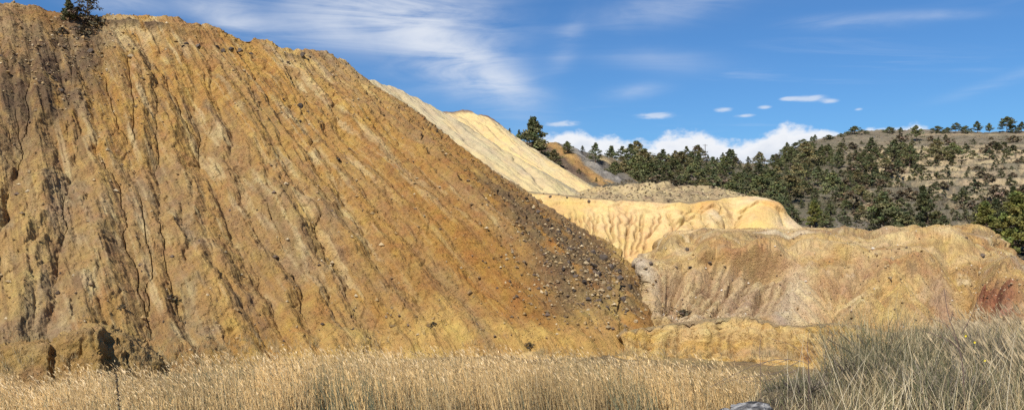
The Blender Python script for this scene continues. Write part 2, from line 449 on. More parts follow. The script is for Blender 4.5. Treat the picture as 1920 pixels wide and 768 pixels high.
    for k in range(120):
        i0 = r.uniform(10, NU - 10); right = sst(np.array(i0), NU * .60, NU * .80)
        v0 = r.uniform(0.02, .62); L = r.uniform(.18, .6); v1 = min(v0 + L, 1.0)
        vd = np.linspace(v0, v1, 60)
        drift = r.normal(0, 12) * (1 - right * .6)
        idn = i0 + drift * ((vd - v0) / (v1 - v0 + 1e-6)) ** 1.4 + ((vnoise(vd * 18, k * 1.3, 0, 8) - .5) * 16 + (vnoise(vd * 55, k * 2.3, 0, 9) - .5) * 6) * (1 - .55 * right)
        mnr.append((vd, idn, r.uniform(.08, .28) * (1 - .45 * right), r.uniform(.3, .7), r.uniform(0, .42) * (1 - .5 * right)))
    low_f, fl_f = carve(S, n[jf0:jf1], polys, mnr)
    low = np.zeros(G.shape[:2], np.float32); fl = low.copy()
    low[jf0:jf1] = low_f; fl[jf0:jf1] = fl_f
    low[:jf0] = low[jf0] * np.linspace(0, .6, jf0)[:, None]
    vface = np.clip((np.arange(G.shape[0]) - jf0) / NF, 0, 1)[:, None] * np.ones((1, NU))
    topfade = sst(vface, 0, .10) * .85 + .15
    low *= topfade
    h0 = np.zeros(G.shape[:2], np.float32)
    # along-slope streaky lumps, clods, scree roughness
    arcu = np.cumsum(np.linalg.norm(np.gradient(G, axis=1), axis=2), axis=1); arcv = vface * 58
    x, y, z = G[..., 0], G[..., 1], G[..., 2]
    rough = fbm(arcu * .15, arcv * .05, 0, 4, 21) * 1.3 + fbm(x * 1.4, y * 1.4, z * 1.4, 3, 41) * .30 + fbm(x * 3.6, y * 3.6, z * 3.6, 2, 43) * .18 - crease(x, y, z, .45, 44) * .16 + fbm(arcu * 1.9, arcv * .10, 0, 3, 45) * .34 + fbm(arcu * 3.6, arcv * .3, 0, 2, 46) * .14
    clod = np.maximum(fbm(x * 2.6, y * 2.6, z * 2.6, 2, 51) - .12, 0) * .8
    rightw = sst(px, 560, 1000)
    start = fbm(arcu * .46, arcv * .055, 0, 4, 31) * .80 + fbm(arcu * 1.3, arcv * .35, 0, 3, 33) * .30 + fbm(arcu * .5, arcv * .26, 0, 3, 34) * (.85 - .5 * rightw) + fbm(arcu * .22, arcv * .13, 0, 2, 36) * (1.1 - .8 * rightw) - low * (.38 - .08 * rightw)
    fs = slice(jf0, jf1); vfs = vface[fs]
    gain = (.42 - .20 * rightw[fs]) * sst(vfs, .0, .10) * (1 - .45 * sst(vfs, .72, .97)) * (.55 + .9 * vnoise(arcu[fs] * .06, arcv[fs] * .05, 0, 35))
    eh, ch = erode(G[fs], start[fs], gain, .25, .72 - .22 * rightw[fs], 3, 5, off=.75)
    start[fs] = eh; flow = np.zeros_like(start); flow[fs] = ch
    rub = np.clip(gau(px, py, 1100, 490, 110, 70, R(35)) * 1.3 + gau(px, py, 1000, 400, 130, 26, R(38)), 0, 1)
    rough = rough + rub * (fbm(x * .7, y * .7, z * .7, 3, 47) * .9 + fbm(x * 1.9, y * 1.9, z * 1.9, 2, 49) * .5)
    disp = rough + start + clod + .15 - sst(flow, .45, .80) * (.45 - .25 * rightw) * sst(vnoise(arcu * .5, arcv * .16, 0, 39), .30, .75) * (1 - .6 * sst(vface, .75, 1))
    # ragged bank at the foot, cut into small vertical faces
    footm = sst(vface + fbm(arcu * .12, arcv * .06, 0, 4, 67) * .14, .92, .985) * (1 - sst(px, 1150, 1200))
    disp += footm * (.55 + fbm(arcu * .35, arcv * .1, 0, 3, 61) * 1.5) * (px < 1160)
    # dark ledge of coarse waste under the rim
    ledge = np.exp(-((vface - (.055 + .03 * fbm(arcu * .05, 0, 0, 2, 63))) / .012) ** 2) * sst(fbm(arcu * .08, 0 * arcu, 0, 3, 66), -.1, .12)
    disp += ledge * .55
    rim = sst(vface, .03, .0) * fbm(arcu * .30, arcu * 0, 0, 4, 71) * 1.5
    G2 = G + n * disp[..., None]; G2[..., 2] += rim
    # ---- mineral colours
    ochre, tan, grey, brown, pale, rust, dark, yell = col3(.42, .236, .066), col3(.37, .228, .090), col3(.325, .232, .128), col3(.235, .148, .068), col3(.56, .42, .21), col3(.36, .180, .046), col3(.13, .085, .050), col3(.53, .345, .112)
    a1 = fbm(arcu * .10, arcv * .045, 0, 4, 81); a2 = fbm(arcu * .30, arcv * .06, 0, 4, 91); a3 = fbm(arcu * .8, arcv * .35, 0, 4, 95); a4 = fbm(arcu * 1.2, arcv * .10, 0, 3, 97); a5 = fbm(arcu * 2.6, arcv * .14, 0, 3, 98)
    c = lerp(np.broadcast_to(tan, G.shape), ochre, sst(a1 + .5 * a2, -.12, .16))
    c = lerp(c, grey, sst(-a1 + .6 * a3, .05, .25) * .85)
    c = lerp(c, grey, np.clip(gau(px, py, 620, 480, 210, 130, R(50)) * .8 + gau(px, py, 100, 480, 130, 160) * .45 + gau(px, py, 230, 330, 120, 90) * .5 + gau(px, py, 60, 590, 120, 40), 0, 1) * sst(a2 + a3, -.25, .15) * .8)
    c = lerp(c, brown, sst(a3 + .4 * a2, .08, .30) * .7)
    c = lerp(c, pale, sst(a4 + .5 * a3, .13, .30) * .75)
    c = lerp(c, yell, sst(a2 - .4 * a1 + .3 * a4, .10, .30) * .6)
    c = lerp(c, brown, sst(a5, .08, .26) * .55); c = lerp(c, pale, sst(-a5 + .3 * a3, .12, .30) * .40)
    c = lerp(c, rust, rightw * .95 * sst(a2 + a1, -.45, .15))
    c = lerp(c, yell, sst(a4 + a2, .20, .42) * rightw * .55)
    c = lerp(c, brown, np.clip(gau(px, py, 20, 150, 130, 110) * 1.3, 0, 1) * sst(a2 + a3, -.4, .0) * .85)
    c = lerp(c, dark, np.clip(gau(px, py, 130, 85, 66, 72) * 1.8 + gau(px, py, 55, 165, 80, 45) * 1.2, 0, 1) * sst(a3 + .3 * a2, -.32, .06) * .9)
    c = lerp(c, rust * .95, np.clip(gau(px, py, 90, 28, 80, 16) + gau(px, py, 400, 65, 60, 16) * .8, 0, 1) * .6)
    c = lerp(c, pale, np.clip(gau(px, py, 255, 60, 55, 35) * 1.1, 0, 1) * sst(a3, -.15, .1) * .7)
    scree = np.clip(gau(px, py, 1090, 490, 110, 60, R(35)) * 1.5 + gau(px, py, 960, 380, 110, 22, R(38)) + gau(px, py, 1120, 570, 90, 40), 0, 1)
    c = lerp(c, col3(.155, .105, .056), scree * sst(a3 + .3 * a2, -.35, .02) * .92)
    c = lerp(c, yell, footm * sst(a2 + .6 * a1, -.3, .1) * sst(px, 380, 620) * .85)
    c = lerp(c, dark, np.clip(ledge, 0, 1) * sst(a3, -.2, .1) * .9)
    # wash in the gully floors: grey silt in some, pale grit in others
    fl = np.maximum(fl * .35, sst(flow, .60, .95) * .7)
    c = lerp(c, grey * 1.08, fl * sst(a1, -.12, .12) * .55); c = lerp(c, col3(.36, .265, .155), fl * sst(a1, .10, -.12) * .35)
    o = structure(grid_mesh('spoil_heap', G2, c, M_soil)); SHEETS['heap'] = G2[:, :int(NU * .955)]
    return o
main_heap()

# ------------------------------------------------------------------ slumped earth bank at the left foot
def slump():
    pxs = [-260, -120, -20, 40, 78, 98, 103, 108, 150, 182, 190, 196, 204, 214, 250, 300, 318, 345]
    top = [660, 655, 652, 642, 640, 642, 646, 636, 616, 606, 606, 609, 613, 616, 634, 668, 690, 725]
    off = [0, 0, .2, .4, .3, .4, 1.3, -.2, -.4, -.8, -.8, .1, .75, .65, .35, .6, 1.0, 1.4]
    base = [47.5, 48.4, 49, 49.6, 50, 50.3, 50.3, 50.4, 51, 51.4, 51.5, 51.6, 51.7, 51.8, 52.8, 54.2, 54.8, 55.6]
    L0 = [(p + (p - CX) * 0, t + 6, b + 11) for p, t, b in zip(pxs, top, base)]
    L1 = [(p, t - 1, b + 2.2) for p, t, b in zip(pxs, top, base)]
    L2 = [(p, t + 7, b + .9 + .6 * o) for p, t, o, b in zip(pxs, top, off, base)]
    L3 = [(p, .5 * t + .5 * 735, b - .2 + o) for p, t, o, b in zip(pxs, top, off, base)]
    L4 = [(p, 752, b - .9 + .6 * o) for p, o, b in zip(pxs, off, base)]
    G = loft([L0, L1, L2, L3, L4], 330, np.concatenate([np.linspace(0, 1, 14)[:-1], np.linspace(1, 2, 16)[:-1], np.linspace(2, 4, 100)]), np.maximum(np.diff(pxs), 6))
    for _ in range(14): G[:, 1:-1] = .25 * G[:, :-2] + .5 * G[:, 1:-1] + .25 * G[:, 2:]; G[1:-1] = .25 * G[:-2] + .5 * G[1:-1] + .25 * G[2:]
    n = normals(G); n = np.where((n * G).sum(2, keepdims=True) > 0, -n, n)
    x, y, z = G[..., 0], G[..., 1], G[..., 2]
    d = fbm(x * .6, y * .6, z * .6, 4, 12) * .9 + fbm(x * 2.0, y * 2, z * 2, 3, 17) * .36 - crease(x, y, z, .5, 19) * .35 + fbm(x * 5, y * 5, z * 5, 2, 18) * .10
    G = G + n * d[..., None]
    a = fbm(x * .5, y * .5, z * .5, 4, 5); b = fbm(x * 2, y * 2, z * 2, 3, 6)
    c = lerp(np.broadcast_to(col3(.36, .225, .075), G.shape), col3(.40, .262, .11), sst(a, -.15, .15))
    c = lerp(c, col3(.25, .155, .06), sst(b, .05, .3) * .6); c = lerp(c, col3(.50, .33, .125), sst(-b, .12, .3) * .6)
    structure(grid_mesh('slumped_bank', G, c, M_soil)); SHEETS['slump'] = G
slump()

# ------------------------------------------------------------------ pale heaps behind
def pale_heap(name, cols, nu, nf, seed, base, alt, cap, ngul, depth, width, vcap=.0):
    crest = [c[:3] for c in cols]; toe = [c[3:] for c in cols]
    back, under = [], []
    for a, b in zip(crest, toe):
        q = P(*a); back.append((a[0], HZ - F * (q[2] - .5) / (a[2] + 30) if False else a[1] + (HZ - a[1]) * 0.02, a[2] + 0))
        e = P(*b) - P(*a); e[2] = 0; e /= np.linalg.norm(e); q = P(*b) + e * 3 - np.array([0, 0, 3.0]); under.append((CX + F * q[0] / q[1], HZ - F * q[2] / q[1], q[1]))
    bk = []
    for a in crest:
        q = P(*a) + np.array([-14.0, 16.0, -.8]); bk.append((CX + F * q[0] / q[1], HZ - F * q[2] / q[1], q[1]))
    vs = np.concatenate([np.linspace(0, .95, 6), np.linspace(.98, 2, nf), np.linspace(2.1, 3, 4)])
    G = loft([bk, crest, toe, under], nu, vs)
    n = normals(G); n = np.where(n[..., 2:3] < 0, -n, n)
    px, py = proj(G)
    r = np.random.default_rng(seed)
    mn = []
    for k in range(ngul):
        i0 = (k + r.uniform(.1, .9)) / ngul * nu; v0 = r.uniform(0, .4); v1 = min(1, v0 + r.uniform(.35, .9)); vd = np.linspace(v0, v1, 40)
        mn.append((vd, i0 + r.normal(0, 5) * (vd - v0) + (vnoise(vd * 14, k * 1.7, 0, seed) - .5) * 9, r.uniform(.5, 1) * depth, r.uniform(.6, 1.2) * width, 0))
    low, fl = carve(G[6:6 + nf], n[6:6 + nf], mn, [])
    L = np.zeros(G.shape[:2]); L[6:6 + nf] = low; FL = L * 0; FL[6:6 + nf] = fl
    x, y, z = G[..., 0], G[..., 1], G[..., 2]
    au = np.cumsum(np.linalg.norm(np.gradient(G, axis=1), axis=2), axis=1); vf = np.clip((np.arange(G.shape[0]) - 6) / nf, 0, 1)[:, None] + 0 * x
    d = fbm(au * .12, vf * 3, 0, 4, seed) * 1.6 + fbm(au * .6, vf * 12, 0, 4, seed + 5) * .8 - L
    d, ch = erode(G, d, .05, .42, .7, 2, seed); d = d + fbm(x * 1.2, y * 1.2, z * 1.2, 3, seed + 6) * .3; FL = np.maximum(FL, sst(ch, .3, .7))
    G2 = G + n * d[..., None]
    G2[..., 2] += sst(vf, .04, 0) * fbm(au * .25, 0 * au, 0, 3, seed + 9) * 1.4
    a = fbm(au * .22, vf * 3.5, 0, 4, seed + 1); b = fbm(au * .9, vf * 10, 0, 4, seed + 2)
    c = lerp(np.broadcast_to(base, G.shape), alt, sst(a + .5 * b, -.12, .2))
    c = lerp(c, base * .68, sst(b, .1, .3) * .6)
    if vcap > 0: c = lerp(c, cap, sst(vf + .10 * a, vcap, vcap * .45))
    c = lerp(c, base * .8, FL * .5)
    structure(grid_mesh(name, G2, c, M_far)); SHEETS[name] = G2
    return px, py
pale_heap('pale_spoil_heap', [(560, 150, 166, 780, 330, 150), (640, 152, 168, 900, 350, 150), (692, 153, 170, 985, 372, 150), (722, 158, 172, 1020, 376, 151), (760, 175, 173, 1050, 376, 153), (800, 197, 174, 1074, 374, 155), (826, 211, 176, 1092, 372, 158), (836, 222, 184, 1095, 366, 166), (830, 230, 196, 1060, 352, 186)],
          260, 150, 31, col3(.47, .385, .235), col3(.56, .44, .23), col3(.3, .25, .2), 34, .55, .6)
pale_heap('pale_spoil_heap_far', [(790, 204, 198, 1010, 362, 166), (822, 207, 200, 1072, 366, 166), (868, 208, 200, 1098, 368, 167), (905, 215, 200, 1112, 369, 168), (930, 229, 201, 1122, 369, 170), (945, 243, 204, 1132, 368, 176), (948, 250, 214, 1130, 360, 190), (930, 252, 226, 1100, 350, 205)],
          260, 150, 47, col3(.54, .43, .245), col3(.60, .45, .21), col3(.19, .125, .09), 40, .75, .6, .075)

# ------------------------------------------------------------------ generic lofted slopes of the pit
def scarps(px, py, lst, seed=5):
    """broken steps: ground behind each ragged line stands higher"""
    out = 0
    for q, (xs, ys, hgt, wid) in enumerate(lst):
        yl = np.interp(px, xs, ys) + fbm(px * .035, px * 0 + q * 7.7, 0, 4, seed) * 16
        win = sst(px, xs[0] - 4, xs[0] + 22) * sst(px, xs[-1] + 4, xs[-1] - 22)
        out = out + hgt * win * sst(py - yl, wid, 0) * np.exp(-np.maximum(yl - py, 0) / 30)
    return out
def slope_sheet(name, lines, nu, vs, rough, colour, mat, gullies=None, bumps=None, seed=0, uw=None, terrace=None, crk=(.25, .45), rain=None, damp=None):
    G = loft(lines, nu, vs, uw)
    n = normals(G); n = np.where(n[..., 2:3] < 0, -n, n)
    px, py = proj(G); x, y, z = G[..., 0], G[..., 1], G[..., 2]
    d = sum(a * fbm(x * f, y * f, z * f, o, seed + k) for k, (a, f, o) in enumerate(rough))
    d = d - crease(x, y, z, crk[0], seed + 31) * crk[1] - crease(x, y, z, crk[0] * 2.7, seed + 37) * crk[1] * .5
    if damp: d = d * damp(px, py)
    vf = np.linspace(0, 1, G.shape[0])[:, None] + 0 * x
    FL = np.zeros(G.shape[:2])
    if gullies:
        low, FL = carve(G, n, gullies(px, py, nu), [], seed)
        d = d - low
    if bumps: d = d + bumps(px, py, vf, x, y, z)
    if rain:
        d, ch = erode(G, d, rain[0](px, py) if callable(rain[0]) else rain[0], .42, rain[1], 2, seed); FL = np.maximum(FL, sst(ch, .3, .7) * .8)
    G2 = G + n * d[..., None]
    if terrace is not None: G2 = terrace(G2, px, py)
    c = colour(px, py, x, y, z, vf, FL, G2)
    structure(grid_mesh(name, G2, c, mat)); SHEETS[name] = G2
    return G2

def from_px(px, py, nv, lists):
    out = []
    for tr, depth, width, crack in lists:
        ij = px_to_grid(px, py, tr); v = np.array([q[0] / (nv - 1) for q in ij]); i = np.array([q[1] for q in ij], float)
        o = np.argsort(v); v, i = v[o], i[o]; keep = np.concatenate([[True], np.diff(v) > 1e-4]); v, i = v[keep], i[keep]
        if len(v) < 2: continue
        vd = np.linspace(v[0], v[-1], 50)
        out.append((vd, np.interp(vd, v, i) + (vnoise(vd * 30, tr[0][0] * .37, 0, 4) - .5) * 5, depth, width, crack))
    return out

# --- yellow bench face with branching rills (D)
dp = [880, 940, 1000, 1060, 1130, 1200, 1270, 1330, 1375, 1407, 1440, 1470, 1508, 1560]
dt = [345, 352, 362, 370, 377, 380, 385, 383, 370, 378, 389, 409, 431, 446]
dd = [140, 140, 138, 136, 134, 134, 134, 136, 138, 138, 137, 136, 134, 134]
db = [500, 505, 505, 500, 500, 500, 462, 446, 443, 442, 441, 440, 440, 450]
dbd = [120, 118, 117, 117, 117, 118, 122, 126, 128, 129, 129, 130, 131, 132]
def D_col(px, py, x, y, z, vf, FL, G2):
    a = fbm(x * .12, y * .12, z * .2, 4, 3); b = fbm(x * .6, y * .6, z * .6, 4, 4)
    c = lerp(np.broadcast_to(col3(.58, .40, .155), x.shape + (3,)), col3(.66, .47, .22), sst(a + .4 * b, -.12, .15))
    c = lerp(c, col3(.60, .33, .10), np.clip(gau(px, py, 1320, 395, 22, 14) * 1.3 + gau(px, py, 1440, 395, 26, 12) + gau(px, py, 1220, 470, 45, 30) * .7, 0, 1) * .8)
    c = lerp(c, col3(.62, .50, .32), np.clip(gau(px, py, 1335, 415, 26, 14) + gau(px, py, 1480, 425, 30, 14) + gau(px, py, 1420, 385, 30, 8), 0, 1) * .7)
    c = lerp(c, col3(.34, .23, .10), sst(b + .4 * a, .12, .3) * .45)
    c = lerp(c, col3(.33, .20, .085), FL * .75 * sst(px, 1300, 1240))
    c = lerp(c, col3(.42, .30, .13), FL * .6 * sst(px, 1240, 1300))
    capm = sst(vf + .03 * a, .245, .215) * sst(px, 1420, 1350)
    c = lerp(c, lerp(np.broadcast_to(col3(.27, .205, .12), c.shape), col3(.20, .14, .085), sst(b, -.1, .2)), capm)
    return c
def D_gul(px, py, nu):
    L = []
    r = random.Random(5)
    for x0 in (1016, 1034, 1050, 1066, 1080, 1098, 1113, 1128, 1143, 1160, 1177, 1196, 1212, 1230):
        xs = [(x0, 384 + r.uniform(0, 14))]
        xe = x0 + (1178 - x0) * .16 + r.uniform(-5, 5)
        if x0 > 1120: xe = x0 + (1168 - x0) * .45
        for f in (.3, .6, 1): xs.append((x0 + (xe - x0) * f + r.uniform(-4, 4), 390 + 96 * f * r.uniform(.85, 1)))
        L.append((xs, r.uniform(.04, .10), .45, r.uniform(.25, .5)))
        if r.random() < .6: L.append(([(x0 + 9, 395), (x0 + 6, 420), (xs[2][0], xs[2][1])], .1, .4, .4))
    for tr in ([(1290, 392), (1330, 420), (1370, 438)], [(1345, 390), (1350, 410), (1372, 436)], [(1270, 395), (1290, 415), (1310, 438)], [(1300, 392), (1280, 420), (1250, 450)], [(1400, 392), (1385, 415), (1375, 436)], [(1450, 400), (1462, 420), (1475, 434)], [(1318, 388), (1312, 410), (1330, 436)], [(1250, 392), (1262, 425), (1268, 448)]):
        L.append((tr, .6, 1.1, .45))
    return from_px(px, py, px.shape[0], L)
def D_bump(px, py, vf, x, y, z):
    return scarps(px, py, [((1300, 1340, 1372), (402, 398, 410), 1.0, 3), ((1380, 1420, 1470), (400, 393, 408), .8, 3), ((1255, 1300, 1340), (425, 412, 424), .8, 3), ((1010, 1120, 1290), (381, 384, 388), .4, 2.5)], 9) + gau(px, py, 1425, 415, 48, 30) * 2.0 + gau(px, py, 1335, 415, 30, 22) * 1.6 - gau(px, py, 1375, 425, 16, 30) * 1.3 + gau(px, py, 1280, 425, 26, 40, R(-30)) * .9
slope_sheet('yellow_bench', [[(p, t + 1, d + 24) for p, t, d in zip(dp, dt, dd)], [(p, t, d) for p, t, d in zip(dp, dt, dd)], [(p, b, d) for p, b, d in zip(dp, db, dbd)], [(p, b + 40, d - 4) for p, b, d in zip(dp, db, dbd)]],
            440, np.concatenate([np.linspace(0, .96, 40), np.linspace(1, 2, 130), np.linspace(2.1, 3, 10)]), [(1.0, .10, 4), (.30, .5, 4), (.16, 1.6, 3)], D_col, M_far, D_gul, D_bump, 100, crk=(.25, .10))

# --- brown rubble mounds on the bench (E)
ep = [960, 1020, 1080, 1125, 1160, 1200, 1250, 1300, 1350, 1385, 1412, 1440]
et = [372, 362, 360, 352, 347, 342, 344, 347, 351, 362, 378, 396]
def E_col(px, py, x, y, z, vf, FL, G2):
    a = fbm(x * .2, y * .2, z * .2, 4, 13); b = fbm(x * .9, y * .9, z * .9, 4, 14)
    c = lerp(np.broadcast_to(col3(.33, .25, .14), x.shape + (3,)), col3(.44, .34, .18), sst(a, -.1, .15))
    c = lerp(c, col3(.16, .115, .075), sst(b, 0, .25) * .8); c = lerp(c, col3(.45, .36, .2), sst(-b, .12, .3) * .6)
    return lerp(c, col3(.5, .36, .15), gau(px, py, 1110, 350, 30, 8))
slope_sheet('rubble_mound', [[(p, t + 14, 176) for p, t in zip(ep, et)], [(p, t, 162) for p, t in zip(ep, et)], [(p, max(386, t + 12), 152) for p, t in zip(ep, et)], [(p, 410, 149) for p, t in zip(ep, et)]],
            280, np.concatenate([np.linspace(0, .95, 12), np.linspace(1, 2, 70), np.linspace(2.1, 3, 8)]), [(2.4, .12, 4), (1.3, .5, 4), (.6, 1.6, 2)], E_col, M_far, None, None, 120, rain=(.06, .7))

# --- lower bench with its ribbed face and the coloured ground to the right (F)
fp = [1150, 1190, 1206, 1222, 1250, 1300, 1350, 1400, 1450, 1500, 1560, 1620, 1700, 1780, 1835, 1865, 1885, 1930, 2010, 2120]
f0 = [540, 512, 490, 478, 455, 441, 437, 436, 435, 434, 433, 434, 431, 431, 437, 462, 477, 490, 500, 515]
d0 = [108, 106, 106, 107, 108, 112, 116, 120, 122, 124, 124, 122, 118, 113, 108, 102, 98, 94, 88, 82]
f1 = [560, 540, 505, 494, 490, 488, 487, 489, 492, 490, 484, 482, 488, 500, 510, 520, 528, 538, 550, 560]
d1 = [92, 90, 86, 85, 84, 84, 84, 84, 84, 84, 84, 84, 83, 80, 78, 76, 74, 72, 68, 64]
f2 = [606, 598, 592, 589, 588, 586, 585, 586, 590, 600, 625, 640, 645, 650, 650, 650, 650, 650, 655, 660]
d2 = [76, 75, 74.5, 74, 74, 74, 73.5, 73, 72, 70, 64, 61, 59, 57, 55, 54, 53, 52, 50, 48]
def F_col(px, py, x, y, z, vf, FL, G2):
    a = fbm(x * .14, y * .14, z * .3, 4, 23); b = fbm(x * .7, y * .7, z * .7, 4, 24); e = fbm(x * .35, y * .2, z * 1.6, 4, 25)
    c = lerp(np.broadcast_to(col3(.47, .315, .125), x.shape + (3,)), col3(.41, .265, .105), sst(a, -.1, .15))
    c = lerp(c, col3(.52, .365, .165), sst(e, .02, .2) * .7)
    c = lerp(c, col3(.62, .47, .25), sst(e - .5 * a, .10, .28) * .7); c = lerp(c, col3(.40, .22, .085), sst(-e + .6 * a, .08, .25) * .65)
    c = lerp(c, col3(.20, .135, .08), sst(b, .08, .3) * .6); c = lerp(c, col3(.60, .49, .32), sst(-b, .12, .30) * .6)
    # upper ribbed face: greys, pinkish browns, buff ribs
    band = sst(py, 488, 505) * sst(px, 1560, 1480) * sst(py, 600, 580)
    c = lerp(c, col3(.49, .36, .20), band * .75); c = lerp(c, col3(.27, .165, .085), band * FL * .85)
    c = lerp(c, col3(.36, .25, .155), np.clip(gau(px, py, 1400, 545, 50, 40) + gau(px, py, 1245, 550, 30, 36) * .6, 0, 1) * .7)
    c = lerp(c, col3(.44, .35, .25), gau(px, py, 1208, 505, 18, 22))
    c = lerp(c, col3(.31, .24, .19), gau(px, py, 1470, 590, 22, 34, R(20)) * .9)
    c = lerp(c, col3(.46, .36, .24), np.clip(gau(px, py, 1490, 545, 26, 60, R(18)) + gau(px, py, 1320, 588, 130, 8), 0, 1) * .6)
    c = lerp(c, col3(.43, .26, .09), np.clip(gau(px, py, 1530, 490, 60, 9) + gau(px, py, 1560, 540, 40, 40) * .4, 0, 1) * .7)
    # right-hand colours
    c = lerp(c, col3(.50, .33, .12), np.clip(gau(px, py, 1680, 545, 42, 24, R(28)) * 1.2 + gau(px, py, 1770, 490, 40, 10) * .7 + gau(px, py, 1720, 600, 30, 18), 0, 1) * .9)
    c = lerp(c, col3(.36, .235, .15), np.clip(gau(px, py, 1770, 535, 45, 16, R(32)) * 1.1 + gau(px, py, 1600, 510, 60, 16, R(-12)) * .6, 0, 1) * .8)
    c = lerp(c, col3(.27, .105, .06), np.clip(gau(px, py, 1880, 560, 36, 26, R(20)) * 1.2 + gau(px, py, 1848, 540, 14, 12), 0, 1) * .85)
    c = lerp(c, col3(.42, .34, .26), np.clip(gau(px, py, 1800, 600, 80, 26) * .9, 0, 1) * .7)
    c = lerp(c, col3(.36, .32, .25), np.clip(gau(px, py, 1905, 505, 30, 12), 0, 1) * .7)
    lay = fbm(py * .09 + px * .004, px * .006, 0, 4, 28)
    c = lerp(c, col3(.30, .21, .115), sst(lay, .02, .16) * sst(py, 500, 480) * .6); c = lerp(c, col3(.58, .43, .22), sst(-lay, .06, .2) * sst(py, 505, 480) * .6)
    road = np.exp(-((py - (461 - (px - 1340) * .012)) / 1.8) ** 2) * sst(px, 1325, 1345) * sst(px, 1560, 1500)
    c = lerp(c, col3(.58, .44, .26), np.clip(gau(px, py, 1500, 560, 40, 50, R(15)) + gau(px, py, 1590, 560, 40, 30) * .5, 0, 1) * .55)
    return lerp(c * 1.13, col3(.62, .50, .32), road * .9)
def F_gul(px, py, nu):
    r = random.Random(9); L = []
    for x0 in (1224, 1238, 1259, 1274, 1296, 1309, 1331, 1352, 1366, 1388, 1412, 1425, 1449, 1470, 1490):
        x1 = x0 + r.uniform(-4, 6); lean = -68 if x0 > 1290 else (-40 if x0 > 1245 else -14)
        if x0 > 1440: lean = -45
        L.append(([(x1, 490 + r.uniform(-4, 12)), (x1 + lean * .5 + r.uniform(-3, 3), 535), (x1 + lean + r.uniform(-5, 5), 584)], r.uniform(.8, 1.5), r.uniform(.5, .8), r.uniform(.3, .7)))
    for tr in ([(1850, 470), (1830, 520), (1775, 570), (1740, 620)], [(1640, 500), (1655, 530), (1640, 560)], [(1700, 505), (1760, 545), (1790, 570)], [(1590, 490), (1560, 540), (1520, 590)], [(1760, 470), (1790, 500), (1830, 530)], [(1900, 520), (1860, 560), (1850, 600)]):
        L.append((tr, 1.6, 1.8, .3))
    return from_px(px, py, px.shape[0], L)
def F_bump(px, py, vf, x, y, z):
    b = gau(px, py, 1207, 505, 13, 20) * 1.1
    b += gau(px, py, 1690, 545, 55, 26, R(25)) * 1.6 + gau(px, py, 1890, 545, 50, 34, R(15)) * 1.8 + gau(px, py, 1790, 475, 60, 18) * .9 - gau(px, py, 1436, 502, 26, 8) * 3.4 + gau(px, py, 1432, 489, 36, 4) * 1.5 - sst(py, 460, 436) * sst(px, 1540, 1640) * .9
    nz = fbm(x * .12, y * .12, 0, 4, 88) * 22
    b += scarps(px, py, [((1235, 1290, 1345), (474, 466, 463), .8, 4), ((1300, 1340, 1400, 1475), (494, 488, 490, 496), 1.3, 3), ((1480, 1540, 1625), (486, 480, 492), 1.1, 4), ((1495, 1540, 1590), (508, 514, 522), .8, 4), ((1610, 1650, 1700, 1770), (556, 534, 508, 500), 1.6, 5),
                         ((1590, 1640, 1705), (592, 580, 604), 1.1, 4), ((1690, 1740, 1800), (556, 574, 598), 1.1, 4), ((1755, 1800, 1850), (512, 520, 540), 1.2, 4), ((1825, 1860, 1915), (552, 528, 516), 1.6, 5), ((1850, 1890, 1935), (584, 566, 572), 1.0, 4), ((1560, 1650, 1760, 1850), (453, 456, 450, 458), .8, 4), ((1640, 1720, 1800), (474, 470, 478), .7, 4), ((1400, 1450, 1500), (532, 520, 540), .7, 4)])
    b += .85 * sst(py + nz, 457, 452) + .7 * sst(py + nz * 1.3, 475, 470) + .5 * sst(py - nz, 487, 483) - 1.6 * sst(py, 470, 440)
    b += gau(px, py, 1360, 476, 60, 10) * .8 + gau(px, py, 1480, 545, 30, 50, R(18)) * 1.3
    b += np.sin(px * .02 + py * .13) * .18 * sst(px, 1500, 1600) * sst(py, 500, 460)
    return b
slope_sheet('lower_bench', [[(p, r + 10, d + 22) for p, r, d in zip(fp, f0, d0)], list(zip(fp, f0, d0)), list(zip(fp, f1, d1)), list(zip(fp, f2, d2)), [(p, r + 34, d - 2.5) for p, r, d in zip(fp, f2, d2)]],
            620, np.concatenate([np.linspace(0, .95, 14), np.linspace(1, 2, 80)[:-1], np.linspace(2, 3, 150), np.linspace(3.1, 4, 24)]), [(2.2, .13, 4), (1.3, .42, 5), (.6, 1.5, 4), (.3, 4, 2)], F_col, M_soil, F_gul, F_bump, 140, crk=(.35, .8), rain=(lambda px, py: .012 + .05 * sst(py, 486, 500) * sst(px, 1570, 1480) + .05 * sst(py, 486, 520) * sst(px, 1480, 1570), 1.1), damp=lambda px, py: .30 + .5 * sst(py, 484, 505))

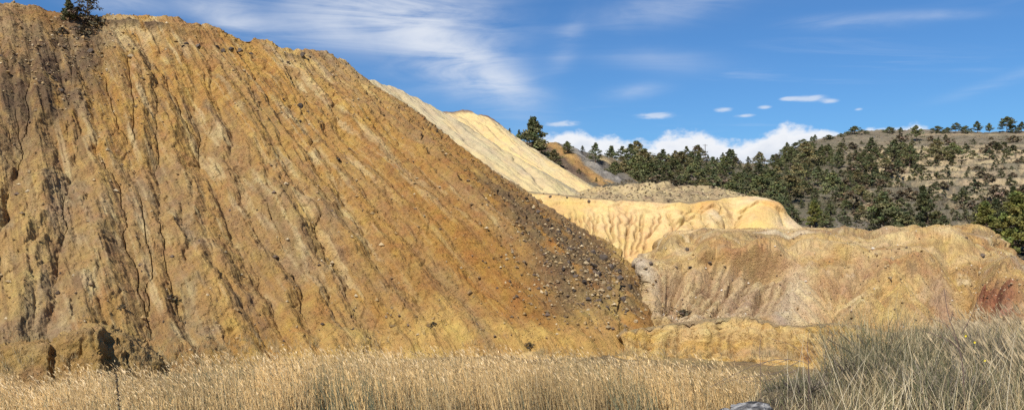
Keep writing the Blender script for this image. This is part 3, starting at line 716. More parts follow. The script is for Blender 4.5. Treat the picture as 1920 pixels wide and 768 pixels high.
# --- ochre cliff above the reeds (G)
gp = [940, 1000, 1060, 1120, 1150, 1162, 1200, 1250, 1300, 1350, 1400, 1440, 1490, 1540, 1600, 1700, 1850, 2050, 2300]
gt = [650, 640, 640, 640, 636, 626, 614, 606, 601, 597, 593, 600, 612, 606, 612, 630, 645, 655, 660]
gd = [66, 66, 66, 66.4, 67.4, 66.2, 66, 66, 66, 66, 65.6, 64.5, 63, 61, 58, 55, 51, 47, 44]
def G_col(px, py, x, y, z, vf, FL, G2):
    a = fbm(x * .2, y * .2, z * .9, 4, 33); b = fbm(x * .9, y * .9, z * 2.5, 4, 34); s = fbm(x * .05, y * .05, z * 3.2, 3, 35)
    c = lerp(np.broadcast_to(col3(.62, .425, .175), x.shape + (3,)), col3(.54, .33, .10), sst(a + s, -.12, .15))
    c = lerp(c, col3(.62, .45, .20), sst(s - .3 * a, .05, .25) * .7); c = lerp(c, col3(.36, .22, .085), sst(b, .1, .3) * .55)
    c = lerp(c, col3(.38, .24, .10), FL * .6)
    c = lerp(c, col3(.34, .25, .14), sst(vf, .30, .2) * .8)
    return lerp(c, col3(.40, .32, .24), gau(px, py, 1440, 655, 40, 14) * .5)
def G_gul(px, py, nu):
    r = random.Random(19); L = []
    for x0 in [1010 + 630 * r.random() for _ in range(34)]:
        t0 = np.interp(x0, gp, gt); L.append(([(x0, t0 + r.uniform(4, 22)), (x0 + r.uniform(-3, 5), t0 + 38), (x0 + r.uniform(-2, 8), 668)], r.uniform(.02, .22), r.uniform(.25, .5), r.uniform(0, .2)))
    L.append(([(1150, 628), (1140, 645), (1138, 670)], 2.0, 1.0, .6))
    return from_px(px, py, px.shape[0], L)
def G_bump(px, py, vf, x, y, z):
    lay = (vnoise(z * 3.3 + fbm(x * .15, y * .15, 0, 3, 4) * 1.5, x * .05, 0, 8) - .5) * .55
    return lay * sst(vf, .3, .36) - gau(px, py, 1300, 668, 30, 7) * .9 - gau(px, py, 1125, 655, 16, 8) * 1.2 + gau(px, py, 1085, 640, 30, 10) * .6
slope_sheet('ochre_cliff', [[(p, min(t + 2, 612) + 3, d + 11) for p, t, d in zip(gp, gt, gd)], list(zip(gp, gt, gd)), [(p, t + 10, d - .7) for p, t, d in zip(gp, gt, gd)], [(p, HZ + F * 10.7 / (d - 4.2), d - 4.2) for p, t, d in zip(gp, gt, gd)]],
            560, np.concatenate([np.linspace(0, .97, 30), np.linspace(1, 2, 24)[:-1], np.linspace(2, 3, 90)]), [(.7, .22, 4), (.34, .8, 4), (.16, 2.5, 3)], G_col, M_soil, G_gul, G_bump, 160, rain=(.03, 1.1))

# --- striped old tip behind the pale heaps (H)
hp = [900, 935, 975, 1010, 1035, 1055, 1080, 1105, 1135, 1170, 1215]
ht = [246, 248, 262, 268, 267, 271, 278, 285, 292, 300, 310]
hx = [1010, 1060, 1100, 1135, 1168, 1190, 1210, 1230, 1250, 1275, 1310]
def H_col(px, py, x, y, z, vf, FL, G2):
    u = np.linspace(0, 1, x.shape[1])[None, :] + fbm(x * .06, y * .06, z * .06, 3, 43) * .05
    b = fbm(x * .5, y * .5, z * .5, 4, 44)
    st = [(0, (.20, .15, .10)), (.30, (.17, .12, .08)), (.37, (.14, .10, .07)), (.42, (.42, .25, .09)), (.47, (.40, .25, .10)), (.50, (.20, .18, .15)), (.56, (.28, .255, .22)), (.60, (.13, .115, .10)), (.66, (.15, .13, .10)), (.69, (.45, .34, .18)), (.74, (.22, .17, .10)), (.85, (.20, .16, .10)), (1, (.2, .16, .1))]
    c = np.stack([np.interp(u, [s[0] for s in st], [s[1][k] for s in st]) for k in range(3)], -1)
    return c * (1 + b[..., None] * .9)
slope_sheet('striped_tip', [[(p, t + 6, 262) for p, t in zip(hp, ht)], [(p, t, 236) for p, t in zip(hp, ht)], [(p, 352, 200) for p in hx], [(p + 10, 372, 194) for p in hx]], 200, np.concatenate([np.linspace(0, .95, 8), np.linspace(1, 2, 90), np.linspace(2.1, 3, 6)]),
            [(2.2, .06, 4), (1.2, .25, 4), (.6, .8, 3)], H_col, M_hill, None, None, 180, rain=(.06, .5))

# --- wooded hill behind
kp = [1010, 1080, 1150, 1200, 1300, 1400, 1442, 1470, 1500, 1560, 1600, 1700, 1800, 1920, 2060, 2240]
k2 = [320, 308, 302, 300, 299, 304, 304, 287, 272, 255, 248, 246, 245, 244, 240, 236]
kd2 = [300, 300, 300, 300, 300, 305, 310, 320, 330, 338, 342, 345, 345, 345, 345, 345]
k1 = [345, 335, 330, 328, 330, 345, 352, 352, 348, 345, 342, 338, 335, 332, 330, 330]
kd1 = [215, 215, 218, 222, 225, 225, 226, 230, 235, 238, 240, 240, 236, 230, 225, 220]
k0 = [400, 400, 400, 400, 405, 425, 440, 445, 448, 450, 452, 455, 460, 468, 475, 480]
kd0 = [172, 172, 172, 172, 170, 160, 152, 148, 146, 145, 143, 138, 130, 120, 112, 105]
def K_ter(G2, px, py):
    z = G2[..., 2]; H = 3.1
    zz = z + fbm(G2[..., 0] * .02, G2[..., 1] * .02, 0, 3, 71) * 3.0
    fr = zz / H - np.floor(zz / H)
    step = np.clip((fr - .72) / .28, 0, 1) - fr
    w = sst(px, 1560, 1640) * sst(py, 262, 285) * sst(py, 435, 415)
    G2 = G2.copy(); G2[..., 2] = z + step * H * .85 * w
    K_ter.riser = sst(fr, .70, .78) * w
    return G2
def K_col(px, py, x, y, z, vf, FL, G2):
    a = fbm(x * .03, y * .03, z * .03, 4, 53); b = fbm(x * .25, y * .25, z * .25, 4, 54)
    c = lerp(np.broadcast_to(col3(.175, .150, .104), x.shape + (3,)), col3(.225, .187, .128), sst(a, -.1, .12))
    c = lerp(c, col3(.10, .085, .055), sst(b, .04, .24) * .7); c = lerp(c, col3(.33, .245, .14), sst(-b, .12, .3) * .6)
    c = lerp(c, col3(.115, .115, .06), np.clip(gau(px, py, 1450, 350, 170, 60), 0, 1) * .5 * sst(b, -.2, .1))
    c = lerp(c, col3(.50, .385, .225), K_ter.riser * .85 * sst(b + a, -.2, .05))
    track = np.exp(-((py - (254 - (px - 1700) * .018)) / 1.6) ** 2) * sst(px, 1690, 1740)
    c = lerp(c, col3(.42, .32, .19), track * .8)
    return lerp(c, col3(.26, .225, .17), np.clip(gau(px, py, 1580, 425, 70, 14) + gau(px, py, 1210, 330, 30, 14), 0, 1) * .8)
slope_sheet('wooded_hill', [[(p, t + 22, d + 60) for p, t, d in zip(kp, k2, kd2)], list(zip(kp, k2, kd2)), list(zip(kp, k1, kd1)), list(zip(kp, k0, kd0)), [(p, t + 26, d - 12) for p, t, d in zip(kp, k0, kd0)]],
            460, np.concatenate([np.linspace(0, .9, 12), np.linspace(1, 2, 100)[:-1], np.linspace(2, 3, 110), np.linspace(3.2, 4, 8)]), [(5, .018, 4), (2.2, .07, 4), (.8, .3, 3)], K_col, M_hill, None, None, 200, None, K_ter)

# ------------------------------------------------------------------ ground, marsh floor, near bank
def ground():
    # one sheet out to the horizon, below everything
    r = np.concatenate([np.linspace(0, 200, 60), np.geomspace(210, 6000, 30)]); th = np.linspace(0, 2 * np.pi, 97)
    X = r[:, None] * np.sin(th); Y = r[:, None] * np.cos(th)
    Z = -10.6 + fbm(X * .03, Y * .03, 0, 3, 2) * .5 - np.clip(r[:, None] - 300, 0, 3000) * .002
    G = np.stack([X, Y, Z], -1)
    c = lerp(np.broadcast_to(col3(.22, .16, .085), G.shape), col3(.30, .22, .11), sst(fbm(X * .05, Y * .05, 0, 4, 9), -.1, .1))
    structure(grid_mesh('ground', G, c, M_hill))
    # marsh floor under the reeds
    x = np.linspace(-52, 40, 150); y = np.linspace(14, 72, 110); X, Y = np.meshgrid(x, y)
    Z = -9.9 + fbm(X * .12, Y * .12, 0, 4, 6) * .5 + fbm(X * 1.1, Y * 1.1, 0, 3, 7) * .18
    c = lerp(np.broadcast_to(col3(.20, .145, .075), X.shape + (3,)), col3(.36, .26, .12), sst(fbm(X * .3, Y * .3, 0, 4, 9), -.1, .15))
    structure(grid_mesh('marsh_floor', np.stack([X, Y, Z], -1), c, M_soil))
ground()
def bank_edge(x): return np.interp(x, [-40, 0, 1.5, 1.95, 3.4, 6.8, 9.5, 30], [3.2, 3.6, 4.9, 7.2, 10.2, 13, 14, 18])
def bank_z(x, y):
    e = y - bank_edge(x)
    z = -1.62 - .018 * np.maximum(y - 3, 0) - .62 * np.maximum(e, 0) - .12 * np.maximum(e + 1.5, 0) + fbm(np.asarray(x) * .6, np.asarray(y) * .6, 0, 3, 15) * .22
    return np.maximum(z, -10.8)
def near_bank():
    x = np.concatenate([np.linspace(-40, -4, 40), np.linspace(-3.8, 16, 160), np.linspace(16.4, 45, 40)]); y = np.concatenate([np.linspace(-30, 1, 20), np.linspace(1.2, 20, 150), np.linspace(20.4, 34, 30)])
    X, Y = np.meshgrid(x, y); Z = bank_z(X, Y) + fbm(X * 3, Y * 3, 0, 3, 16) * .07
    c = lerp(np.broadcast_to(col3(.19, .145, .085), X.shape + (3,)), col3(.27, .21, .12), sst(fbm(X * 1.2, Y * 1.2, 0, 4, 9), -.1, .15))
    structure(grid_mesh('near_bank', np.stack([X, Y, Z], -1), c, M_soil))
near_bank()

# ================================================================== things
def place(sheet, px, py):
    """spot on a built surface that the photo shows at (px, py): the nearest front one"""
    G = SHEETS[sheet]; gx, gy = proj(G)
    q = (gx - px) ** 2 + (gy - py) ** 2
    near = q < max(q.min() * 2, 9)
    k = np.where(near, G[..., 1], 1e9).argmin()
    return G.reshape(-1, 3)[k]

class Soup:
    """collects quads (and triangles as quads with a repeated pattern avoided) into one mesh"""
    def __init__(s): s.v = []; s.f = []; s.c = []; s.n = 0
    def add(s, v, f, c):
        v = np.asarray(v, np.float32).reshape(-1, 3); s.v.append(v); s.f.append(np.asarray(f, np.int32).reshape(-1, 4) + s.n)
        c = np.asarray(c, np.float32); s.c.append(np.broadcast_to(c, v.shape) if c.ndim == 1 else c); s.n += len(v)
    def build(s, name, mat, parent=None, smooth=True):
        return raw_mesh(name, np.concatenate(s.v), np.concatenate(s.f), np.concatenate(s.c), mat, smooth, parent)
def tube(soup, pts, rad, col, sides=6):
    pts = np.asarray(pts, float); rad = np.broadcast_to(np.asarray(rad, float), (len(pts),))
    tan = np.gradient(pts, axis=0); tan /= np.linalg.norm(tan, axis=1, keepdims=True) + 1e-9
    ref = np.array([.31, .87, .21]); a = np.cross(tan, ref); a /= np.linalg.norm(a, axis=1, keepdims=True) + 1e-9; b = np.cross(tan, a)
    th = np.linspace(0, 2 * np.pi, sides, endpoint=False)
    V = pts[:, None] + rad[:, None, None] * (a[:, None] * np.cos(th)[None, :, None] + b[:, None] * np.sin(th)[None, :, None])
    n = len(pts); i = np.arange(n * sides).reshape(n, sides); j = np.roll(i, -1, 1)
    soup.add(V.reshape(-1, 3), np.stack([i[:-1], j[:-1], j[1:], i[1:]], -1).reshape(-1, 4), col)
def ribbons(soup, base, tip, bend, width, col_a, col_b, r, segs=3, side=None):
    """many bent, tapering blades at once. base, tip, bend: (n, 3)"""
    n = len(base); t = np.linspace(0, 1, segs + 1)
    ctr = base[:, None] * (1 - t)[None, :, None] + tip[:, None] * t[None, :, None] + bend[:, None] * (4 * t * (1 - t))[None, :, None] * .5
    if side is None:
        th = r.uniform(0, np.pi, n); side = np.stack([np.cos(th), np.sin(th) * .6, 0 * th], -1)
    w = np.asarray(width).reshape(-1, 1, 1) * np.maximum(1 - t ** 1.5 * .85, .12)[None, :, None]
    V = np.stack([ctr - side[:, None] * w, ctr + side[:, None] * w], 2)                # n, segs+1, 2, 3
    col = (col_a[:, None] * (1 - t)[None, :, None] + col_b[:, None] * t[None, :, None])[:, :, None].repeat(2, 2)
    k = np.arange(n * (segs + 1) * 2).reshape(n, segs + 1, 2)
    Fq = np.stack([k[:, :-1, 0], k[:, :-1, 1], k[:, 1:, 1], k[:, 1:, 0]], -1).reshape(-1, 4)
    soup.add(V.reshape(-1, 3), Fq, col.reshape(-1, 3))

M_bark = plain_material('pine_bark', (.10, .07, .05), .4, 6, .95, bump=.6)
M_needle = plain_material('pine_needles', None, .35, 1.2, .75, attr=True, objvar=.32, trans=.12)
M_dry = plain_material('dry_stalks', None, .18, 5, .85, attr=True, trans=.10)
M_rock = plain_material('waste_rock', (.105, .082, .064), .6, 3.5, .95, bump=.9, objvar=.5, spec=.1)
M_rock_tan = plain_material('pale_rock', (.40, .30, .17), .4, 3.5, .9, bump=.9, objvar=.3)
M_lichen = plain_material('lichen_rock', None, .55, 9, .9, attr=True, bump=1.0)
M_wood = plain_material('old_timber', (.08, .06, .05), .3, 4, .9)

# ------------------------------------------------------------------ pines and shrubs
def pine_proto(seed, h, spread, low, quads, tone, conical=.5, limbs=26, tuft=.5):
    """returns trunk mesh and crown mesh of one tree (height h, crown half-width spread)"""
    r = np.random.default_rng(seed)
    tr = Soup(); bend = r.normal(0, .03 * h, 2)
    zt = np.linspace(-.4, h * .96, 9); f = np.clip(zt / h, 0, 1)
    pts = np.stack([bend[0] * f ** 2, bend[1] * f ** 2, zt], -1)
    tube(tr, pts, h * .020 * (1 - .85 * f) + .02, (.10, .07, .05), 7)
    ends = []
    for k in range(limbs):
        t = low + (1 - low) * ((k + r.uniform(0, 1)) / limbs) ** .9
        prof = (1 - ((t - low) / (1 - low)) ** (1.0 + .9 * (1 - conical))) * (.55 + .45 * min(1, (t - low) / .15 + .3))
        L = spread * max(prof, .10) * r.uniform(.65, 1.15)
        th = k * 2.4 + r.normal(0, .4); o = np.array([bend[0] * t ** 2, bend[1] * t ** 2, h * t * .97])
        up = r.uniform(-.05, .35); e = o + L * np.array([math.cos(th), math.sin(th), up])
        m = (o + e) / 2 + np.array([0, 0, -.06 * L])
        tube(tr, [o, m, e], [h * .008 * (1.1 - t) + .012, h * .005 + .006, .006], (.10, .07, .05), 4)
        ends += [(e, L), (o + (e - o) * r.uniform(.5, .8), L)]
    ends.append((np.array([bend[0], bend[1], h * .97]), spread * .25))
    per = max(6, quads // len(ends)); cr = Soup()
    for e, L in ends:
        cr_r = (.16 * spread + .16 * L) * r.uniform(.7, 1.25); n = int(per * r.uniform(.6, 1.4))
        q = r.normal(0, 1, (n, 3)); q /= np.linalg.norm(q, axis=1, keepdims=True); q *= (r.uniform(0, 1, (n, 1)) ** .45) * cr_r; q[:, 2] *= .62
        c0 = e + q
        d = q / (np.linalg.norm(q, axis=1, keepdims=True) + 1e-6) + r.normal(0, .7, (n, 3)) + np.array([0, 0, .4]); d /= np.linalg.norm(d, axis=1, keepdims=True)
        s = np.cross(d, r.normal(0, 1, (n, 3))); s /= np.linalg.norm(s, axis=1, keepdims=True) + 1e-6
        ln = tuft * r.uniform(.6, 1.3, (n, 1)); wd = ln * r.uniform(.22, .40, (n, 1))
        V = np.stack([c0 - d * ln * .5, c0 + s * wd - d * ln * .05, c0 + d * ln * .5, c0 - s * wd + d * ln * .05], 1)
        tv = np.array(tone) * r.uniform(.7, 1.35) * np.array([r.uniform(.85, 1.25), 1, r.uniform(.8, 1.1)])
        col = (tv * r.uniform(.75, 1.25, (n, 1)))[:, None].repeat(4, 1)
        cr.add(V.reshape(-1, 3), np.arange(n * 4).reshape(n, 4), col.reshape(-1, 3))
    a = tr.build('trunk', M_bark); b = cr.build('crown', M_needle, smooth=False)
    ma, mb = a.data, b.data
    bpy.data.objects.remove(a); bpy.data.objects.remove(b)
    return ma, mb, h
PG, OG, YG = (.115, .128, .060), (.142, .146, .072), (.165, .178, .052)
pines = [pine_proto(1, 7, 2.6, .10, 2600, PG, .25, 30, .38), pine_proto(2, 6, 2.7, .06, 2500, (.175, .165, .080), .05, 30, .38), pine_proto(3, 8, 2.4, .12, 2600, PG, .5, 30, .38), pine_proto(4, 5.5, 2.8, .10, 2500, (.150, .160, .070), -.1, 30, .38), pine_proto(5, 6.5, 2.2, .06, 2500, PG, .45, 30, .38)]
near_pines = [pine_proto(11, 9, 3.1, .06, 5200, YG, .6, 40, .42), pine_proto(12, 8, 3.3, .06, 5200, PG, .45, 40, .42), pine_proto(13, 10, 3.0, .05, 5600, PG, .75, 44, .42)]
umbrella_pines = [pine_proto(21, 6, 2.7, .30, 2200, PG, -.2, 26, .4), pine_proto(22, 6, 2.4, .24, 2200, PG, 0, 26, .4), pine_proto(23, 4.0, 2.8, .10, 2000, PG, -.2, 24, .4)]
shrubs = [pine_proto(31, 1.9, 1.15, .02, 700, (.115, .115, .058), .1, 16, .26), pine_proto(32, 2.4, 1.1, .03, 800, (.095, .105, .052), .3, 16, .26), pine_proto(33, 1.4, 1.3, .02, 600, (.14, .115, .075), .05, 14, .3)]
def tree(proto, loc, height, label, group=None, name='pine_tree', cat='tree', wide=1.0, sink=.1):
    ma, mb, h = proto; s = height / h
    e = bpy.data.objects.new(name, None); C.objects.link(e); e.empty_display_size = .5
    e.location = (loc[0], loc[1], loc[2] - sink); e.rotation_euler = (0, 0, random.uniform(0, 6.28)); e.scale = (s * wide, s * wide, s)
    for nm, me in (('trunk', ma), ('crown', mb)):
        o = bpy.data.objects.new(nm, me); C.objects.link(o); o.parent = e
    return tag(e, label, cat, group)
def px_tree(sheet, px, base, hpx, proto, label, group=None, name='pine_tree', cat='tree', wide=1.0):
    p = place(sheet, px, base); return tree(proto, p, hpx / F * p[1], label, group, name, cat, wide)

# single trees the eye can pick out
px_tree('striped_tip', 1003, 297, 80, near_pines[1], 'large bushy dark pine standing just behind the pale heap crest', wide=1.05)
px_tree('striped_tip', 953, 252, 15, pines[2], 'tiny lone conifer left of the large bushy pine, on the skyline')
px_tree('striped_tip', 972, 262, 22, pines[4], 'slim small conifer touching the left side of the large bushy pine')
px_tree('striped_tip', 1040, 312, 34, pines[1], 'low bushy pine at the right foot of the large bushy pine', wide=1.2)
px_tree('striped_tip', 1064, 286, 24, pines[3], 'round dark bush-like pine on top of the grey striped tip')
px_tree('striped_tip', 1092, 282, 12, shrubs[1], 'small pale shrub on the crest of the striped tip', name='shrub', cat='shrub')
px_tree('striped_tip', 1116, 302, 38, pines[0], 'dark upright pine on the crest right of the striped tip')
px_tree('striped_tip', 1064, 268, 9, shrubs[0], 'tiny shrub on the skyline above the round dark pine', name='shrub', cat='shrub')
for k, (x, b, h) in enumerate(((1085, 322, 9), (1120, 338, 8), (1058, 330, 14))):
    px_tree('striped_tip', x, b, h, shrubs[k % 3], ('tiny green shrub high on the black and grey stripe', 'tiny green shrub low on the black and grey stripe', 'straggly shrub on the orange stripe below the big pine')[k], name='shrub', cat='shrub')
SK = [(1601, 249, 15, 2, 1.6), (1626, 249, 6, 2, 1.4), (1668, 248, 12, 2, 1.5), (1690, 250, 13, 1, 1), (1718, 262, 30, 0, 1), (1756, 247, 13, 2, 1.5), (1776, 247, 11, 2, 1.2), (1793, 247, 20, 0, 1.1), (1811, 247, 14, 2, 1.1), (1833, 247, 23, 1, 1), (1856, 247, 19, 1, 1), (1885, 247, 30, 0, 1.15), (1902, 247, 14, 2, 1.2), (1915, 246, 20, 1, 1),
      (1492, 275, 11, 2, 1.5), (1506, 270, 12, 2, 1.6), (1521, 266, 13, 1, 1), (1529, 264, 14, 1, .9), (1554, 259, 9, 2, 1.8), (1576, 254, 7, 2, 1.5)]
ORD = ['first', 'second', 'third', 'fourth', 'fifth', 'sixth', 'seventh', 'eighth', 'ninth', 'tenth', 'eleventh', 'twelfth', 'thirteenth', 'fourteenth']
for k, (x, b, h, pr, w) in enumerate(SK):
    lab = ('dark pine on the flat hilltop skyline, %s from its left end' % ORD[k]) if k < 14 else 'dark little pine on the sloping skyline, %s from the saddle' % ORD[k - 14]
    px_tree('wooded_hill', x, b, h, umbrella_pines[pr], lab, 'pines along the hilltop skyline', wide=w)
for x, b, h, pr, w, lab in ((1655, 432, 72, 1, 1.15, 'broad dark pine at the hill foot behind the bench, leftmost of the big pair'), (1738, 432, 88, 2, 1.0, 'tall dark pine at the hill foot behind the bench, right of the broad one'),
                            (1700, 440, 46, 1, 1.2, 'low dark pine filling the gap between the two big hill-foot pines'), (1770, 440, 40, 1, 1.1, 'smaller pine just right of the tall hill-foot pine'),
                            (1850, 470, 95, 0, 1.0, 'yellow-green young pine left in the near right group'), (1893, 492, 125, 0, 1.05, 'largest yellow-green pine in the near right group'), (1925, 470, 110, 2, 1.0, 'dark pine cut by the right edge of the picture'),
                            (1868, 430, 60, 1, 1.0, 'dark pine behind the yellow-green pines at right'), (1905, 420, 70, 2, 1.0, 'tall dark pine behind the yellow-green pines, near the right edge'), (1880, 487, 30, 0, 1.3, 'low yellow-green pine bush at the edge of the bench, right'),
                            (1525, 425, 50, 0, 1.1, 'green pine at the right end of the yellow mound'), (1548, 428, 36, 1, 1.1, 'small dark pine at the hill foot right of the yellow mound')):
    px_tree('wooded_hill', x, b, h, near_pines[pr], lab, wide=w)
for x, b, h, pr, lab in ((1676, 305, 42, 0, 'dark slope pine under the hilltop, leftmost of four'), (1708, 312, 44, 2, 'dark slope pine under the hilltop, second of four'), (1756, 298, 40, 1, 'dark slope pine under the hilltop, third of four'), (1786, 306, 36, 3, 'dark slope pine under the hilltop, fourth of four')):
    px_tree('wooded_hill', x, b, h, pines[pr], lab, 'pines on the slope under the hilltop', wide=1.25)

def scatter(sheet, dens, want, sep, seed):
    """random spots on a surface by density over the photo, kept apart by sep(py) pixels"""
    r = np.random.default_rng(seed); G = SHEETS[sheet]; gx, gy = proj(G); V = G.reshape(-1, 3); fx, fy = gx.ravel(), gy.ravel()
    got = []
    for _ in range(want * 60):
        k = r.integers(len(V))
        if r.random() > dens(fx[k], fy[k]): continue
        s = sep(fy[k])
        if all((fx[k] - a) ** 2 + ((fy[k] - b) * 1.5) ** 2 > s * s for a, b, _ in got): got.append((fx[k], fy[k], V[k]))
        if len(got) >= want: break
    return got
def wood(x, y):
    if y < 280 or y > 432 or x < 1095: return 0
    a = math.exp(-(((x - 1480) / 105) ** 2 + ((y - 345) / 48) ** 2)) * 1.2 + math.exp(-(((x - 1215) / 75) ** 2 + ((y - 318) / 22) ** 2)) * 1.1 + math.exp(-(((x - 1340) / 110) ** 2 + ((y - 308) / 18) ** 2)) * 1.3 + math.exp(-(((x - 1560) / 60) ** 2 + ((y - 320) / 36) ** 2)) * .8 + math.exp(-(((x - 1660) / 50) ** 2 + ((y - 300) / 14) ** 2)) * .6
    if y < 262 + (1480 - x) * .1 and x > 1470: a *= .4
    return a if x < 1720 else 0
for k, (x, y, p) in enumerate(sorted(scatter('wooded_hill', wood, 155, lambda y: 11 + (y - 285) * .075, 5), key=lambda q: -q[2][1])):
    z = ('along the ridge line above the brown rubble mounds' if x < 1440 and y < 306 else 'on the slope just above the brown rubble mounds' if x < 1390 else 'on the skyline and upper slope right of the saddle' if y < 318 else 'in the middle of the dense wood above the yellow mound' if y < 365 else 'in the lowest row of the wood behind the yellow mound')
    tree(pines[random.randrange(5)], p, random.choice((2.6, 3.4, 4.4, 5.4, 6.6)) * random.uniform(.85, 1.15), 'dark green pine ' + z, 'pines ' + z, wide=random.uniform(1.05, 1.5))
def scrub(x, y): return 1.0 if (1575 < x < 1925 and 262 < y < 432) else (.25 if (1180 < x <= 1575 and 300 < y < 425) else 0)
for k, (x, y, p) in enumerate(scatter('wooded_hill', scrub, 290, lambda y: 6.5 + (y - 262) * .05, 8)):
    sz = 'scattered in the clearings of the wood' if x < 1575 else 'high on the terraced right hillside, near the top' if y < 300 else 'halfway up the terraced right hillside' if y < 350 else 'low on the terraced right hillside, above the big pines'
    h = random.choice((1.3, 1.8, 2.2, 2.6, 3.4)) * random.uniform(.8, 1.25)
    tree(shrubs[random.randrange(3)], p, h, 'small olive green shrub ' + sz, 'shrubs ' + sz, 'shrub', 'shrub', random.uniform(.9, 1.3), .05)
def low_scrub():
    r = np.random.default_rng(12); S = Soup(); G = SHEETS['wooded_hill']; gx, gy = proj(G); V = G.reshape(-1, 3)
    w = ((gx > 1150) & (gx < 1960) & (gy > 255) & (gy < 440)).astype(float) * (.35 + sst(fbm(gx * .02, gy * .05, 0, 3, 6), -.1, .2)); w = w.ravel() / w.sum(); c = V[r.choice(len(V), 2600, p=w)]
    n = 2600 * 12; c0 = c.repeat(12, 0) + r.normal(0, 1, (n, 3)) * np.array([.45, .45, .16]) * r.uniform(.5, 1.4, 2600).repeat(12)[:, None] + np.array([0, 0, .25])
    d = r.normal(0, 1, (n, 3)) + np.array([0, 0, .8]); d /= np.linalg.norm(d, axis=1, keepdims=True); s_ = np.cross(d, r.normal(0, 1, (n, 3))); s_ /= np.linalg.norm(s_, axis=1, keepdims=True)
    ln = r.uniform(.25, .6, (n, 1)); col = (np.array([[.12, .115, .06], [.15, .125, .08], [.10, .105, .05], [.20, .16, .10]])[r.integers(4, size=2600)].repeat(12, 0) * r.uniform(.7, 1.3, (n, 1)))[:, None].repeat(4, 1)
    S.add(np.stack([c0 - d * ln * .5, c0 + s_ * ln * .3, c0 + d * ln * .5, c0 - s_ * ln * .3], 1).reshape(-1, 3), np.arange(n * 4).reshape(n, 4), col.reshape(-1, 3))
    o = S.build('low_scrub', M_needle, None, False); o['kind'] = 'stuff'; o['label'] = 'low scrub and dry tufts covering the hillside'; o['category'] = 'scrub'
low_scrub()
# on the crest of the big heap
p = place('heap', 128, 38); tree(pine_proto(41, 4, 1.6, .03, 2800, OG, .95, 34, .30), p, 2.9, 'small young pine near the top of the big heap', wide=1.1)
p = place('heap', 165, 32); tree(pine_proto(42, 4, 1.7, .2, 1000, (.12, .115, .08), .1, 22, .30), p, 4.0, 'thin grey-green tree on the crest of the big heap beside the young pine', wide=.9)
for x, y, h, lab in ((148, 34, 1.5, 'grey scrubby bush between the young pine and the thin crest tree'), (180, 48, 1.5, 'grey scrubby bush just below the thin crest tree'), (160, 62, 1.2, 'brown dead bush on the dark waste below the crest trees'), (118, 60, .8, 'tiny dead bush below the young pine on the heap')):
    p = place('heap', x, y); tree(shrubs[2], p, h, lab, name='shrub', cat='shrub', wide=1.3)
for x, y, h, lab in ((325, 560, .5, 'dark dead bush low on the big heap above its left foot'), (230, 575, .35, 'small dark dead bush low on the big heap, left of the larger one'), (992, 640, .5, 'dry bush at the foot of the big heap beside the reeds'), (810, 608, .4, 'small dry bush in the last gully before the scree slope')):
    p = place('heap', x, y); tree(shrubs[2], p, h, lab, name='shrub', cat='shrub', wide=1.2)
p = place('lower_bench', 1283, 587); tree(shrubs[2], p, .6, 'dark dead bush on the path below the ribbed face', name='shrub', cat='shrub', wide=1.4)

# utility poles on the far ridge
for k, (x, hp_) in enumerate(((1301, 6.4), (1311, 6), (1326, 6.8))):
    p = place('wooded_hill', x, 293); s = Soup()
    e = bpy.data.objects.new('utility_pole', None); C.objects.link(e); e.location = p
    tube(s, [(0, 0, -.3), (0, 0, hp_)], [.14, .10], (.08, .06, .05), 6); s.build('post', M_wood, e)
    s = Soup(); tube(s, [(-.9, 0, hp_ - .4), (.9, 0, hp_ - .4)], .07, (.08, .06, .05), 4); s.build('crossarm', M_wood, e)
    tag(e, 'thin wooden utility pole above the trees of the far ridge, %s' % ('leftmost of three', 'middle of three', 'rightmost of three')[k], 'pole', 'utility poles on the ridge')

# ------------------------------------------------------------------ boulders and stones
def rock_mesh(seed, flat=.75):
    r = np.random.default_rng(seed)
    t = (1 + 5 ** .5) / 2
    v = np.array([(-1, t, 0), (1, t, 0), (-1, -t, 0), (1, -t, 0), (0, -1, t), (0, 1, t), (0, -1, -t), (0, 1, -t), (t, 0, -1), (t, 0, 1), (-t, 0, -1), (-t, 0, 1)], float)
    f = [(0, 11, 5), (0, 5, 1), (0, 1, 7), (0, 7, 10), (0, 10, 11), (1, 5, 9), (5, 11, 4), (11, 10, 2), (10, 7, 6), (7, 1, 8), (3, 9, 4), (3, 4, 2), (3, 2, 6), (3, 6, 8), (3, 8, 9), (4, 9, 5), (2, 4, 11), (6, 2, 10), (8, 6, 7), (9, 8, 1)]
    v = [p / np.linalg.norm(p) for p in v]; mid = {}; nf = []
    def mp(a, b):
        k = (min(a, b), max(a, b))
        if k not in mid: q = v[a] + v[b]; v.append(q / np.linalg.norm(q)); mid[k] = len(v) - 1
        return mid[k]
    for a, b, c in f:
        x, y, z = mp(a, b), mp(b, c), mp(c, a); nf += [(a, x, z), (b, y, x), (c, z, y), (x, y, z)]
    V = np.array(v)
    for _ in range(11):                                    # knock flat facets off
        d = r.normal(0, 1, 3); d /= np.linalg.norm(d); o = r.uniform(.38, .75); k = V @ d
        V = V - np.maximum(k - o, 0)[:, None] * d
    V = V / np.abs(V).max() * (1 + r.normal(0, .07, (len(V), 1))); V *= np.array([1, r.uniform(.6, 1), flat * r.uniform(.8, 1.1)])
    me = bpy.data.meshes.new('boulder'); me.from_pydata(V.tolist(), [], nf); me.update()
    me.polygons.foreach_set('use_smooth', np.zeros(len(nf), bool))
    return me
rocks = {}
for nm, mt in (('d', M_rock), ('t', M_rock_tan)):
    rocks[nm] = []
    for k in range(6): me = rock_mesh(60 + k); me.materials.append(mt); rocks[nm].append(me)
